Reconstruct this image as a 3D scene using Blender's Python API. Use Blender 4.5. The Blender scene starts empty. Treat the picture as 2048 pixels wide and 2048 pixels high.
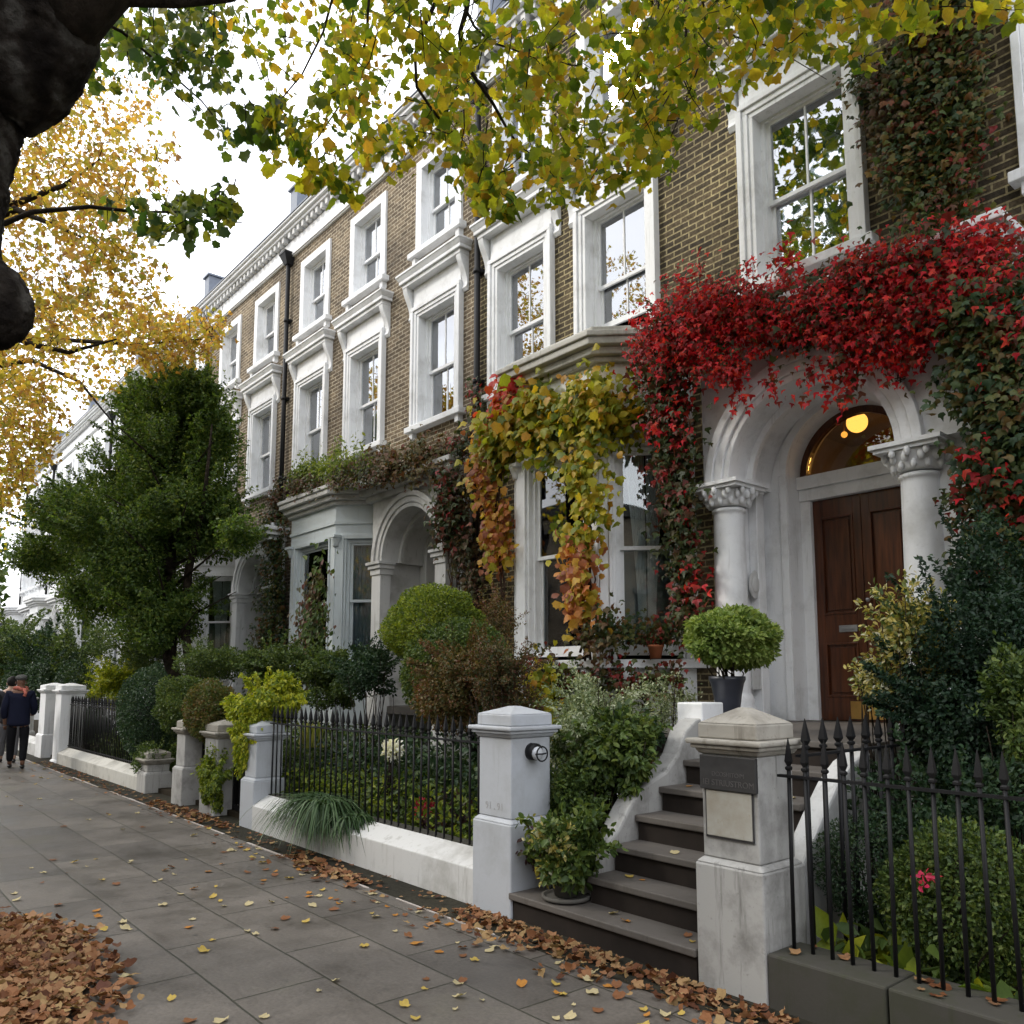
import bpy, math, random
import numpy as np
from mathutils import Vector
PI = math.pi
R = math.radians
rng = np.random.default_rng(7)
random.seed(7)
SC = bpy.context.scene
COL = SC.collection

# ------------------------------------------------------------------ camera and photo-to-place conversion
FOC, CX, YP, EYE = 1640.0, 1024.0, 1170.0, 1.65
TH, AZ = R(6.6), R(40.3)
FW = np.array([-math.cos(AZ), math.sin(AZ)]); RT = np.array([math.sin(AZ), math.cos(AZ)])
K = 2048 / 1932
def ray(x, y):
    u = (x * K - CX) / FOC; v = (YP - y * K) / FOC
    c, s = math.cos(TH), math.sin(TH)
    f = c - v * s
    return np.array([f * FW[0] + u * RT[0], f * FW[1] + u * RT[1], s + v * c]), f
def at(x, y, Y):
    r, _ = ray(x, y); t = Y / r[1]
    return np.array([r[0] * t, Y, EYE + r[2] * t])
def atD(x, y, D):
    r, f = ray(x, y); t = D / f
    return np.array([r[0] * t, r[1] * t, EYE + r[2] * t])

# ------------------------------------------------------------------ materials
def mat(name):
    m = bpy.data.materials.new(name); m.use_nodes = True
    nt = m.node_tree; nt.nodes.clear()
    out = nt.nodes.new('ShaderNodeOutputMaterial')
    return m, nt, out
def N(nt, t, **k):
    n = nt.nodes.new(t)
    for a, b in k.items(): setattr(n, a, b)
    return n
def ramp(nt, stops, interp='LINEAR'):
    n = nt.nodes.new('ShaderNodeValToRGB'); cr = n.color_ramp; cr.interpolation = interp
    while len(cr.elements) < len(stops): cr.elements.new(0.5)
    for e, (p, c) in zip(cr.elements, stops):
        e.position = p; e.color = (c[0], c[1], c[2], 1)
    return n
def pbsdf(nt, out, rough=0.6, spec=0.3, metal=0.0):
    b = N(nt, 'ShaderNodeBsdfPrincipled')
    b.inputs['Roughness'].default_value = rough
    b.inputs['Specular IOR Level'].default_value = spec
    b.inputs['Metallic'].default_value = metal
    nt.links.new(b.outputs[0], out.inputs[0])
    return b
def noise(nt, vec, scale, detail=4, rough=0.55, sx=None):
    n = N(nt, 'ShaderNodeTexNoise'); n.inputs['Scale'].default_value = scale
    n.inputs['Detail'].default_value = detail; n.inputs['Roughness'].default_value = rough
    if sx:
        mp = N(nt, 'ShaderNodeMapping'); mp.inputs['Scale'].default_value = sx
        nt.links.new(vec, mp.inputs[0]); vec = mp.outputs[0]
    nt.links.new(vec, n.inputs['Vector'])
    return n
def mixc(nt, f, a, b, mode='MIX'):
    m = N(nt, 'ShaderNodeMix', data_type='RGBA', blend_type=mode)
    for s, v in ((m.inputs[0], f), (m.inputs[6], a), (m.inputs[7], b)):
        if hasattr(v, 'is_linked') or isinstance(v, bpy.types.NodeSocket): nt.links.new(v, s)
        elif isinstance(v, (int, float)): s.default_value = v
        else: s.default_value = (v[0], v[1], v[2], 1)
    return m.outputs[2]
def bump(nt, b, h, strength=0.4, dist=0.01):
    n = N(nt, 'ShaderNodeBump'); n.inputs['Strength'].default_value = strength
    n.inputs['Distance'].default_value = dist
    nt.links.new(h, n.inputs['Height']); nt.links.new(n.outputs[0], b.inputs['Normal'])
def pos(nt):
    return N(nt, 'ShaderNodeNewGeometry').outputs['Position']

def m_paint(name, col, grime=0.5, gcol=(0.16, 0.15, 0.12), rough=0.55):
    m, nt, out = mat(name); b = pbsdf(nt, out, rough, 0.3); p = pos(nt)
    n1 = noise(nt, p, 2.2, 6, 0.65); n2 = noise(nt, p, 1.0, 5, 0.7, (14, 14, 1.3)); n3 = noise(nt, p, 28, 4, 0.6)
    r1 = ramp(nt, [(0.5, (0, 0, 0)), (0.78, (1, 1, 1))]); nt.links.new(n1.outputs[0], r1.inputs[0])
    r2 = ramp(nt, [(0.56, (0, 0, 0)), (0.8, (1, 1, 1))]); nt.links.new(n2.outputs[0], r2.inputs[0])
    r3 = ramp(nt, [(0.62, (0, 0, 0)), (0.72, (1, 1, 1))]); nt.links.new(n3.outputs[0], r3.inputs[0])
    a = N(nt, 'ShaderNodeMath', operation='MAXIMUM'); nt.links.new(r1.outputs[0], a.inputs[0]); nt.links.new(r2.outputs[0], a.inputs[1])
    mu = N(nt, 'ShaderNodeMath', operation='MULTIPLY'); nt.links.new(a.outputs[0], mu.inputs[0]); mu.inputs[1].default_value = grime
    c1 = mixc(nt, mu.outputs[0], col, gcol)
    mu2 = N(nt, 'ShaderNodeMath', operation='MULTIPLY'); nt.links.new(r3.outputs[0], mu2.inputs[0]); mu2.inputs[1].default_value = grime * 0.35
    c2 = mixc(nt, mu2.outputs[0], c1, (gcol[0] * 1.3, gcol[1] * 1.3, gcol[2] * 1.3))
    nt.links.new(c2, b.inputs['Base Color'])
    bump(nt, b, n3.outputs[0], 0.25, 0.004)
    return m
def m_plain(name, col, rough=0.5, spec=0.4, metal=0, var=0.25, scale=9):
    m, nt, out = mat(name); b = pbsdf(nt, out, rough, spec, metal)
    n = noise(nt, pos(nt), scale, 5)
    c = mixc(nt, n.outputs[0], [v * (1 - var) for v in col], [min(1, v * (1 + var)) for v in col])
    nt.links.new(c, b.inputs['Base Color']); bump(nt, b, n.outputs[0], 0.2, 0.004)
    return m
def m_brick(name, c1, c2, mortar, bw=0.225, rh=0.075, ms=0.011):
    m, nt, out = mat(name); b = pbsdf(nt, out, 0.9, 0.15)
    p = pos(nt); s = N(nt, 'ShaderNodeSeparateXYZ'); nt.links.new(p, s.inputs[0])
    ad = N(nt, 'ShaderNodeMath', operation='ADD'); nt.links.new(s.outputs[0], ad.inputs[0]); nt.links.new(s.outputs[1], ad.inputs[1])
    cb = N(nt, 'ShaderNodeCombineXYZ'); nt.links.new(ad.outputs[0], cb.inputs[0]); nt.links.new(s.outputs[2], cb.inputs[1])
    wob = noise(nt, p, 3.0, 3); wm = N(nt, 'ShaderNodeVectorMath', operation='MULTIPLY_ADD')
    nt.links.new(wob.outputs['Color'], wm.inputs[0]); wm.inputs[1].default_value = (0.012, 0.012, 0); nt.links.new(cb.outputs[0], wm.inputs[2])
    t = N(nt, 'ShaderNodeTexBrick'); nt.links.new(wm.outputs[0], t.inputs['Vector'])
    t.inputs['Scale'].default_value = 1; t.inputs['Brick Width'].default_value = bw; t.inputs['Row Height'].default_value = rh
    t.inputs['Mortar Size'].default_value = ms; t.inputs['Mortar Smooth'].default_value = 0.35; t.inputs['Bias'].default_value = 0
    t.inputs['Color1'].default_value = (*c1, 1); t.inputs['Color2'].default_value = (*c2, 1); t.inputs['Mortar'].default_value = (*mortar, 1)
    n1 = noise(nt, p, 0.9, 5, 0.65); r1 = ramp(nt, [(0.3, (0.5, 0.5, 0.52)), (0.72, (1.3, 1.27, 1.2))]); nt.links.new(n1.outputs[0], r1.inputs[0])
    n2 = noise(nt, p, 34, 4, 0.6); r2 = ramp(nt, [(0.3, (0.55, 0.55, 0.55)), (0.7, (1.3, 1.3, 1.3))]); nt.links.new(n2.outputs[0], r2.inputs[0])
    c = mixc(nt, 1.0, t.outputs['Color'], r1.outputs[0], 'MULTIPLY'); c = mixc(nt, 1.0, c, r2.outputs[0], 'MULTIPLY')
    nt.links.new(c, b.inputs['Base Color'])
    inv = N(nt, 'ShaderNodeMath', operation='SUBTRACT'); inv.inputs[0].default_value = 1; nt.links.new(t.outputs['Fac'], inv.inputs[1])
    sm = N(nt, 'ShaderNodeMath', operation='ADD'); nt.links.new(inv.outputs[0], sm.inputs[0])
    m3 = N(nt, 'ShaderNodeMath', operation='MULTIPLY'); nt.links.new(n2.outputs[0], m3.inputs[0]); m3.inputs[1].default_value = 0.5; nt.links.new(m3.outputs[0], sm.inputs[1])
    bump(nt, b, sm.outputs[0], 0.7, 0.008)
    return m
def m_leaf(name, cols, trans=0.35, rough=0.5, spec=0.3, patch=0.5):
    """cols: list of base colours spread over the leaves, one colour a leaf"""
    m, nt, out = mat(name)
    g = N(nt, 'ShaderNodeNewGeometry')
    n = noise(nt, g.outputs['Position'], 2.5, 2)
    a = N(nt, 'ShaderNodeMath', operation='MULTIPLY_ADD'); nt.links.new(n.outputs[0], a.inputs[0]); a.inputs[1].default_value = patch * 2; a.inputs[2].default_value = -patch
    ad = N(nt, 'ShaderNodeMath', operation='ADD', use_clamp=True); nt.links.new(a.outputs[0], ad.inputs[0]); nt.links.new(g.outputs['Random Per Island'], ad.inputs[1])
    r = ramp(nt, [(i / max(1, len(cols) - 1), c) for i, c in enumerate(cols)]); nt.links.new(ad.outputs[0], r.inputs[0])
    n2 = noise(nt, g.outputs['Position'], 60, 2)
    c = mixc(nt, 0.35, r.outputs[0], mixc(nt, 1.0, r.outputs[0], mixc(nt, n2.outputs[0], (0.3, 0.3, 0.3), (1.7, 1.7, 1.7)), 'MULTIPLY'))
    b = N(nt, 'ShaderNodeBsdfPrincipled'); b.inputs['Roughness'].default_value = rough; b.inputs['Specular IOR Level'].default_value = spec
    nt.links.new(c, b.inputs['Base Color'])
    t = N(nt, 'ShaderNodeBsdfTranslucent'); nt.links.new(mixc(nt, 1.0, c, (1.75, 1.7, 0.9), 'MULTIPLY'), t.inputs[0])
    mx = N(nt, 'ShaderNodeMixShader'); mx.inputs[0].default_value = trans
    nt.links.new(b.outputs[0], mx.inputs[1]); nt.links.new(t.outputs[0], mx.inputs[2]); nt.links.new(mx.outputs[0], out.inputs[0])
    return m
def m_glass(name, refl=0.42, tint=(0.95, 0.97, 0.98)):
    m, nt, out = mat(name)
    tr = N(nt, 'ShaderNodeBsdfTransparent'); tr.inputs[0].default_value = (*tint, 1)
    gl = N(nt, 'ShaderNodeBsdfGlossy'); gl.inputs['Roughness'].default_value = 0.015; gl.inputs[0].default_value = (0.95, 0.97, 1, 1)
    n = noise(nt, pos(nt), 1.6, 1); bm = N(nt, 'ShaderNodeBump'); bm.inputs['Strength'].default_value = 0.12; bm.inputs['Distance'].default_value = 0.02
    nt.links.new(n.outputs[0], bm.inputs['Height']); nt.links.new(bm.outputs[0], gl.inputs['Normal'])
    lw = N(nt, 'ShaderNodeFresnel'); lw.inputs[0].default_value = 1.5
    ad = N(nt, 'ShaderNodeMath', operation='ADD', use_clamp=True); nt.links.new(lw.outputs[0], ad.inputs[0]); ad.inputs[1].default_value = refl
    mx = N(nt, 'ShaderNodeMixShader'); nt.links.new(ad.outputs[0], mx.inputs[0])
    nt.links.new(tr.outputs[0], mx.inputs[1]); nt.links.new(gl.outputs[0], mx.inputs[2]); nt.links.new(mx.outputs[0], out.inputs[0])
    return m
def m_cloth(name, col, trans=0.3):
    m, nt, out = mat(name)
    d = N(nt, 'ShaderNodeBsdfDiffuse'); d.inputs[0].default_value = (*col, 1)
    t = N(nt, 'ShaderNodeBsdfTranslucent'); t.inputs[0].default_value = (*col, 1)
    mx = N(nt, 'ShaderNodeMixShader'); mx.inputs[0].default_value = trans
    nt.links.new(d.outputs[0], mx.inputs[1]); nt.links.new(t.outputs[0], mx.inputs[2]); nt.links.new(mx.outputs[0], out.inputs[0])
    return m
def m_emit(name, col, s):
    m, nt, out = mat(name); e = N(nt, 'ShaderNodeEmission'); e.inputs[0].default_value = (*col, 1); e.inputs[1].default_value = s
    nt.links.new(e.outputs[0], out.inputs[0]); return m
def m_wood(name, c1, c2):
    m, nt, out = mat(name); b = pbsdf(nt, out, 0.28, 0.5)
    n = noise(nt, pos(nt), 3, 6, 0.6, (9, 9, 0.7)); r = ramp(nt, [(0.3, c1), (0.7, c2)]); nt.links.new(n.outputs[0], r.inputs[0])
    nt.links.new(r.outputs[0], b.inputs['Base Color']); return m
def m_bark(name, cols, scale=6):
    m, nt, out = mat(name); b = pbsdf(nt, out, 0.9, 0.1); p = pos(nt)
    n = noise(nt, p, scale, 3, 0.5); r = ramp(nt, [(0.35 + 0.3 * i / max(1, len(cols) - 1), c) for i, c in enumerate(cols)]); nt.links.new(n.outputs[0], r.inputs[0])
    n2 = noise(nt, p, scale * 5, 6, 0.7); c = mixc(nt, 0.6, r.outputs[0], mixc(nt, 1, r.outputs[0], mixc(nt, n2.outputs[0], (0.2, 0.2, 0.2), (1.8, 1.8, 1.8)), 'MULTIPLY'))
    nt.links.new(c, b.inputs['Base Color']); bump(nt, b, n2.outputs[0], 1.0, 0.04); return m
def m_paving(name):
    m, nt, out = mat(name); b = pbsdf(nt, out, 0.62, 0.35); p = pos(nt)
    mp = N(nt, 'ShaderNodeMapping'); mp.inputs['Location'].default_value = (5.9, -1.80, 0); nt.links.new(p, mp.inputs[0])
    wob = noise(nt, p, 1.3, 2); wm = N(nt, 'ShaderNodeVectorMath', operation='MULTIPLY_ADD')
    nt.links.new(wob.outputs['Color'], wm.inputs[0]); wm.inputs[1].default_value = (0.03, 0.03, 0); nt.links.new(mp.outputs[0], wm.inputs[2])
    t = N(nt, 'ShaderNodeTexBrick'); nt.links.new(wm.outputs[0], t.inputs['Vector'])
    t.inputs['Scale'].default_value = 1; t.inputs['Brick Width'].default_value = 1.05; t.inputs['Row Height'].default_value = 0.53
    t.inputs['Mortar Size'].default_value = 0.007; t.inputs['Mortar Smooth'].default_value = 0.3; t.inputs['Bias'].default_value = 0
    t.inputs['Color1'].default_value = (0.128, 0.113, 0.099, 1); t.inputs['Color2'].default_value = (0.084, 0.075, 0.067, 1); t.inputs['Mortar'].default_value = (0.035, 0.034, 0.024, 1)
    n1 = noise(nt, p, 1.4, 6, 0.65); r1 = ramp(nt, [(0.3, (0.62, 0.62, 0.62)), (0.7, (1.25, 1.25, 1.24))]); nt.links.new(n1.outputs[0], r1.inputs[0])
    n2 = noise(nt, p, 45, 5, 0.7); r2 = ramp(nt, [(0.3, (0.72, 0.72, 0.72)), (0.7, (1.22, 1.22, 1.2))]); nt.links.new(n2.outputs[0], r2.inputs[0])
    c = mixc(nt, 1, t.outputs[0], r1.outputs[0], 'MULTIPLY'); c = mixc(nt, 1, c, r2.outputs[0], 'MULTIPLY')
    n3 = noise(nt, p, 0.7, 4, 0.6); r3 = ramp(nt, [(0.6, (0, 0, 0)), (0.75, (0.5, 0.5, 0.5))]); nt.links.new(n3.outputs[0], r3.inputs[0])
    c = mixc(nt, r3.outputs[0], c, (0.06, 0.062, 0.035))
    v = N(nt, 'ShaderNodeTexVoronoi'); v.inputs['Scale'].default_value = 3.1; nt.links.new(p, v.inputs['Vector']); rv = ramp(nt, [(.045, (1, 1, 1)), (.06, (0, 0, 0))]); nt.links.new(v.outputs['Distance'], rv.inputs[0])
    c = mixc(nt, rv.outputs[0], c, (0.05, 0.047, 0.043))
    n5 = noise(nt, p, 5.5, 6, .7); r5 = ramp(nt, [(.58, (0, 0, 0)), (.7, (.55, .55, .55))]); nt.links.new(n5.outputs[0], r5.inputs[0]); c = mixc(nt, r5.outputs[0], c, (0.045, 0.042, 0.038))
    nt.links.new(c, b.inputs['Base Color'])
    rr = ramp(nt, [(0.35, (0.34, 0.34, 0.34)), (0.65, (0.66, 0.66, 0.66))]); nt.links.new(n1.outputs[0], rr.inputs[0]); nt.links.new(rr.outputs[0], b.inputs['Roughness'])
    inv = N(nt, 'ShaderNodeMath', operation='SUBTRACT'); inv.inputs[0].default_value = 1; nt.links.new(t.outputs['Fac'], inv.inputs[1])
    sm = N(nt, 'ShaderNodeMath', operation='MULTIPLY_ADD'); nt.links.new(n2.outputs[0], sm.inputs[0]); sm.inputs[1].default_value = 0.25; nt.links.new(inv.outputs[0], sm.inputs[2])
    bump(nt, b, sm.outputs[0], 0.6, 0.008); return m

M = dict(
    white=m_paint('white_paint', (0.78, 0.79, 0.80), 0.5, (0.2, 0.19, 0.16)),
    white_old=m_paint('weathered_white_paint', (0.54, 0.54, 0.53), 0.75),
    pier=m_paint('pier_paint', (0.40, 0.42, 0.45), 0.42),
    pier_old=m_paint('old_pier_paint', (0.37, 0.365, 0.35), 1.0, (0.075, 0.07, 0.062)),
    bay_blue=m_paint('pale_blue_grey_paint', (0.52, 0.57, 0.59), 0.25),
    stone_grime=m_paint('grimy_stone', (0.50, 0.49, 0.45), 0.95, (0.12, 0.115, 0.09)),
    stucco=m_paint('white_stucco', (0.80, 0.81, 0.82), 0.3),
    cap_stone=m_paint('gritty_cap_stone', (0.33, 0.31, 0.27), 1.0, (0.09, 0.075, 0.055), .85),
    cream=m_paint('cream_panel', (0.37, 0.36, 0.32), 0.8, (0.2, 0.16, 0.10)),
    brick=m_brick('london_stock_brick', (0.150, 0.118, 0.076), (0.062, 0.052, 0.040), (0.40, 0.34, 0.20)),
    brick2=m_brick('tan_stock_brick', (0.212, 0.166, 0.116), (0.115, 0.09, 0.066), (0.42, 0.37, 0.285)),
    setts=m_brick('sett_strip', (0.15, 0.12, 0.095), (0.085, 0.07, 0.058), (0.03, 0.028, 0.02), 0.2, 0.12, 0.012),
    iron=m_plain('black_iron', (0.008, 0.008, 0.009), 0.55, 0.25),
    lead=m_plain('lead_grey', (0.14, 0.16, 0.2), 0.5, 0.4),
    slate=m_plain('dark_slate', (0.03, 0.033, 0.038), 0.55, 0.3),
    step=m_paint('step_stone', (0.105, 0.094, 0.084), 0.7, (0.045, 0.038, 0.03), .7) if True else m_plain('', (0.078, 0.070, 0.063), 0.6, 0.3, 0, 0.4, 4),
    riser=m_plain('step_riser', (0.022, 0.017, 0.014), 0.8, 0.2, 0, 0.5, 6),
    kerb=m_paint('dark_kerb_stone', (0.048, 0.045, 0.038), 0.9, (0.028, 0.034, 0.012), .8),
    asphalt=m_plain('asphalt', (0.05, 0.05, 0.052), 0.85, 0.2, 0, 0.3, 30),
    soil=m_plain('dark_soil', (0.03, 0.024, 0.016), 0.95, 0.1, 0, 0.6, 14),
    paving=m_paving('paving_slabs'),
    line=m_plain('pale_line', (0.42, 0.38, 0.35), 0.8, 0.2, 0, 0.5, 20),
    wood=m_wood('mahogany', (0.030, 0.008, 0.003), (0.115, 0.034, 0.011)),
    brass=m_plain('brass', (0.55, 0.33, 0.10), 0.32, 0.5, 0.9, 0.3, 12),
    chrome=m_plain('chrome', (0.30, 0.30, 0.30), 0.45, 0.5, .6),
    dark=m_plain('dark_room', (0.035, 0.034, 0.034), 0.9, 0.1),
    hall=m_plain('hall_wall', (0.28, 0.19, 0.07), 0.8, 0.1),
    glass=m_glass('window_glass', 0.30),
    glass_low=m_glass('bay_glass', 0.07, (0.8, 0.84, 0.84)),
    glass_fan=m_glass('fanlight_glass', 0.02, (0.8, 0.7, 0.5)),
    net=m_cloth('net_curtain', (0.86, 0.88, 0.90), .2),
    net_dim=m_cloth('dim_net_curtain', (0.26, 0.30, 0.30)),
    drape=m_cloth('white_drape', (0.90, 0.90, 0.88), .1),
    drape_blue=m_cloth('slate_blue_drape', (0.34, 0.40, 0.45), 0.1),
    globe=m_emit('lamp_globe', (1.0, 0.60, 0.20), 2.2),
    bulb=m_emit('lamp_bulb', (1.0, 0.50, 0.13), 1.6),
    terracotta=m_plain('terracotta', (0.30, 0.10, 0.045), 0.8, 0.2),
    clay=m_plain('grey_clay', (0.10, 0.095, 0.085), 0.8, 0.2),
    vase=m_plain('dark_glazed_pot', (0.03, 0.033, 0.045), 0.35, 0.5, 0, 0.7, 7),
    plane_bark=m_bark('plane_bark', [(0.008, 0.006, 0.005), (0.014, 0.011, 0.009), (0.026, 0.021, 0.017), (0.06, 0.055, 0.048)], 5),
    bark=m_bark('dark_bark', [(0.02, 0.016, 0.012), (0.045, 0.035, 0.026)], 8),
    vine_stem=m_bark('vine_stem', [(0.05, 0.03, 0.022), (0.10, 0.06, 0.045)], 12),
    plaque=m_plain('dark_plaque', (0.035, 0.034, 0.034), 0.5, 0.4, 0, 0.5, 15),
    letter=m_plain('faded_lettering', (0.085, 0.08, 0.078), 0.7, 0.2),
    carved=m_plain('carved_lettering', (0.33, 0.33, 0.33), 0.8, 0.2),
    coat=m_plain('navy_coat', (0.010, 0.012, 0.028), 0.85, 0.15),
    coat2=m_plain('charcoal_coat', (0.03, 0.03, 0.035), 0.85, 0.15),
    trouser=m_plain('black_trousers', (0.008, 0.008, 0.010), 0.85, 0.15),
    trouser2=m_plain('grey_trousers', (0.12, 0.12, 0.13), 0.85, 0.15),
    skin=m_plain('skin', (0.16, 0.08, 0.05), 0.55, 0.3),
    skin2=m_plain('pale_skin', (0.42, 0.27, 0.2), 0.55, 0.3),
    scarf=m_plain('red_white_scarf', (0.5, 0.16, 0.12), 0.9, 0.1, 0, 0.8, 30),
    cap=m_plain('grey_cap', (0.11, 0.11, 0.105), 0.9, 0.1),
    hair=m_plain('dark_hair', (0.012, 0.010, 0.009), 0.7, 0.2),
    shoe=m_plain('black_shoe', (0.01, 0.01, 0.01), 0.4, 0.4),
    lens=m_plain('lamp_lens', (0.55, 0.57, 0.6), 0.15, 0.6),
)
L = dict(
    canopy=m_leaf('plane_leaves', [(0.06, 0.11, 0.014), (0.13, 0.18, 0.018), (0.22, 0.25, 0.02), (0.31, 0.31, 0.024), (0.40, 0.33, 0.028), (0.38, 0.22, 0.03)], 0.68, patch=.35),
    canopy_green=m_leaf('plane_leaves_green', [(0.03, 0.065, 0.014), (0.06, 0.10, 0.018), (0.12, 0.15, 0.02), (0.20, 0.19, 0.03)], 0.45),
    gold=m_leaf('golden_leaves', [(0.20, 0.20, 0.03), (0.32, 0.26, 0.05), (0.42, 0.30, 0.06), (0.42, 0.24, 0.05), (0.26, 0.14, 0.05)], 0.55),
    ever=m_leaf('evergreen_leaves', [(0.030, 0.060, 0.014), (0.055, 0.10, 0.02), (0.09, 0.15, 0.028), (0.15, 0.19, 0.04)], 0.45),
    red=m_leaf('red_creeper_leaves', [(0.035, 0.05, 0.012), (0.10, 0.03, 0.012), (0.24, 0.010, 0.014), (0.46, 0.012, 0.022), (0.62, 0.02, 0.035), (0.62, 0.05, 0.022), (0.22, 0.008, 0.014)], 0.42, patch=.45),
    red_dark=m_leaf('dark_creeper_leaves', [(0.02, 0.035, 0.01), (0.035, 0.055, 0.013), (0.055, 0.06, 0.015), (0.07, 0.03, 0.012), (0.22, 0.012, 0.012)], 0.25),
    ivy=m_leaf('ivy_leaves', [(0.018, 0.04, 0.018), (0.035, 0.07, 0.025), (0.06, 0.085, 0.02), (0.09, 0.085, 0.02), (0.12, 0.05, 0.015)], 0.25),
    ivy_warm=m_leaf('autumn_ivy_leaves', [(0.03, 0.06, 0.02), (0.055, 0.09, 0.025), (0.10, 0.12, 0.025), (0.15, 0.10, 0.025), (0.17, 0.05, 0.02)], 0.3),
    vine=m_leaf('yellow_vine_leaves', [(0.08, 0.12, 0.016), (0.17, 0.21, 0.02), (0.27, 0.28, 0.022), (0.36, 0.33, 0.024), (0.42, 0.32, 0.022), (0.40, 0.20, 0.02)], 0.4, patch=0.3),
    vine_orange=m_leaf('orange_vine_leaves', [(0.26, 0.25, 0.025), (0.40, 0.28, 0.03), (0.46, 0.22, 0.04), (0.42, 0.15, 0.06), (0.22, 0.08, 0.05)], 0.4, patch=.3),
    vine_red=m_leaf('vine_red_tips', [(0.5, 0.12, 0.03), (0.5, 0.05, 0.03), (0.38, 0.03, 0.03)], 0.4),
    brown=m_leaf('withered_leaves', [(0.03, 0.04, 0.015), (0.07, 0.07, 0.025), (0.11, 0.07, 0.03), (0.10, 0.03, 0.02)], 0.25),
    box=m_leaf('box_leaves', [(0.05, 0.085, 0.014), (0.10, 0.15, 0.018), (0.17, 0.22, 0.022), (0.24, 0.27, 0.03)], 0.3),
    topiary=m_leaf('topiary_leaves', [(0.08, 0.13, 0.03), (0.14, 0.21, 0.045), (0.22, 0.29, 0.07), (0.30, 0.36, 0.11)], 0.3),
    lime=m_leaf('lime_leaves', [(0.08, 0.13, 0.012), (0.17, 0.22, 0.014), (0.28, 0.31, 0.02), (0.38, 0.37, 0.03)], 0.35),
    shrub=m_leaf('shrub_leaves', [(0.028, 0.052, 0.014), (0.05, 0.085, 0.02), (0.08, 0.125, 0.026), (0.12, 0.15, 0.03)], 0.25),
    shrub_dark=m_leaf('dark_shrub_leaves', [(0.012, 0.032, 0.014), (0.022, 0.05, 0.022), (0.035, 0.07, 0.03), (0.05, 0.08, 0.03)], 0.2),
    teal=m_leaf('teal_yew_leaves', [(0.010, 0.026, 0.014), (0.015, 0.038, 0.020), (0.028, 0.058, 0.024)], 0.2),
    russet=m_leaf('russet_shrub_leaves', [(0.05, 0.06, 0.018), (0.10, 0.085, 0.025), (0.15, 0.10, 0.035), (0.14, 0.05, 0.03)], 0.25),
    russet_green=m_leaf('bronze_green_leaves', [(0.04, 0.07, 0.016), (0.08, 0.105, 0.022), (0.13, 0.12, 0.03), (0.15, 0.09, 0.035)], 0.25),
    silver=m_leaf('silver_shrub_leaves', [(0.08, 0.115, 0.05), (0.15, 0.19, 0.09), (0.27, 0.31, 0.19), (0.42, 0.44, 0.33)], 0.25),
    varieg=m_leaf('variegated_leaves', [(0.05, 0.08, 0.03), (0.14, 0.18, 0.05), (0.34, 0.28, 0.06), (0.45, 0.38, 0.12), (0.5, 0.5, 0.4)], 0.3),
    purple=m_leaf('purple_leaves', [(0.03, 0.015, 0.02), (0.07, 0.025, 0.035), (0.05, 0.06, 0.02)], 0.2),
    flower_red=m_leaf('pink_petals', [(0.5, 0.02, 0.08), (0.55, 0.06, 0.12)], 0.3),
    flower_white=m_leaf('white_petals', [(0.7, 0.7, 0.68), (0.8, 0.8, 0.78)], 0.3),
    grass=m_leaf('grass_blades', [(0.018, 0.042, 0.015), (0.03, 0.065, 0.02), (0.055, 0.10, 0.035), (0.12, 0.17, 0.09)], 0.25),
    yucca=m_leaf('yellow_edged_blades', [(0.10, 0.15, 0.03), (0.42, 0.40, 0.09), (0.5, 0.46, 0.16)], 0.3),
    litter=m_leaf('fallen_leaves', [(0.06, 0.022, 0.012), (0.13, 0.05, 0.02), (0.20, 0.085, 0.035), (0.27, 0.14, 0.07), (0.30, 0.20, 0.09), (0.10, 0.04, 0.025)], 0.12, 0.7, 0.2, 0.15),
    lf_yellow=m_leaf('fallen_yellow', [(0.36, 0.26, 0.055), (0.42, 0.30, 0.08)], 0.1, 0.7, 0.2),
    lf_orange=m_leaf('fallen_orange', [(0.34, 0.13, 0.025), (0.38, 0.18, 0.035)], 0.1, 0.7, 0.2),
    lf_brown=m_leaf('fallen_brown', [(0.14, 0.055, 0.022), (0.20, 0.09, 0.04)], 0.1, 0.7, 0.2),
    lf_pale=m_leaf('fallen_pale', [(0.38, 0.31, 0.18), (0.42, 0.36, 0.20)], 0.1, 0.7, 0.2),
)

# ------------------------------------------------------------------ object helpers
def tag(o, label=None, cat=None, group=None, kind=None):
    if label: o['label'] = label
    if cat: o['category'] = cat
    if group: o['group'] = group
    if kind: o['kind'] = kind
    return o
def empty(name, loc, parent=None):
    o = bpy.data.objects.new(name, None); COL.objects.link(o)
    o.location = loc; o.empty_display_size = 0.1
    if parent: setpar(o, parent)
    return o
def worldloc(o):
    v = Vector(o.location)
    while o.parent: o = o.parent; v = v + Vector(o.location)
    return v
def setpar(o, p):
    w = Vector(o.location); o.parent = p; o.location = w - worldloc(p)
def thing(name, label, cat, loc=(0, 0, 0), group=None):
    return tag(empty(name, loc), label, cat, group)

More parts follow.
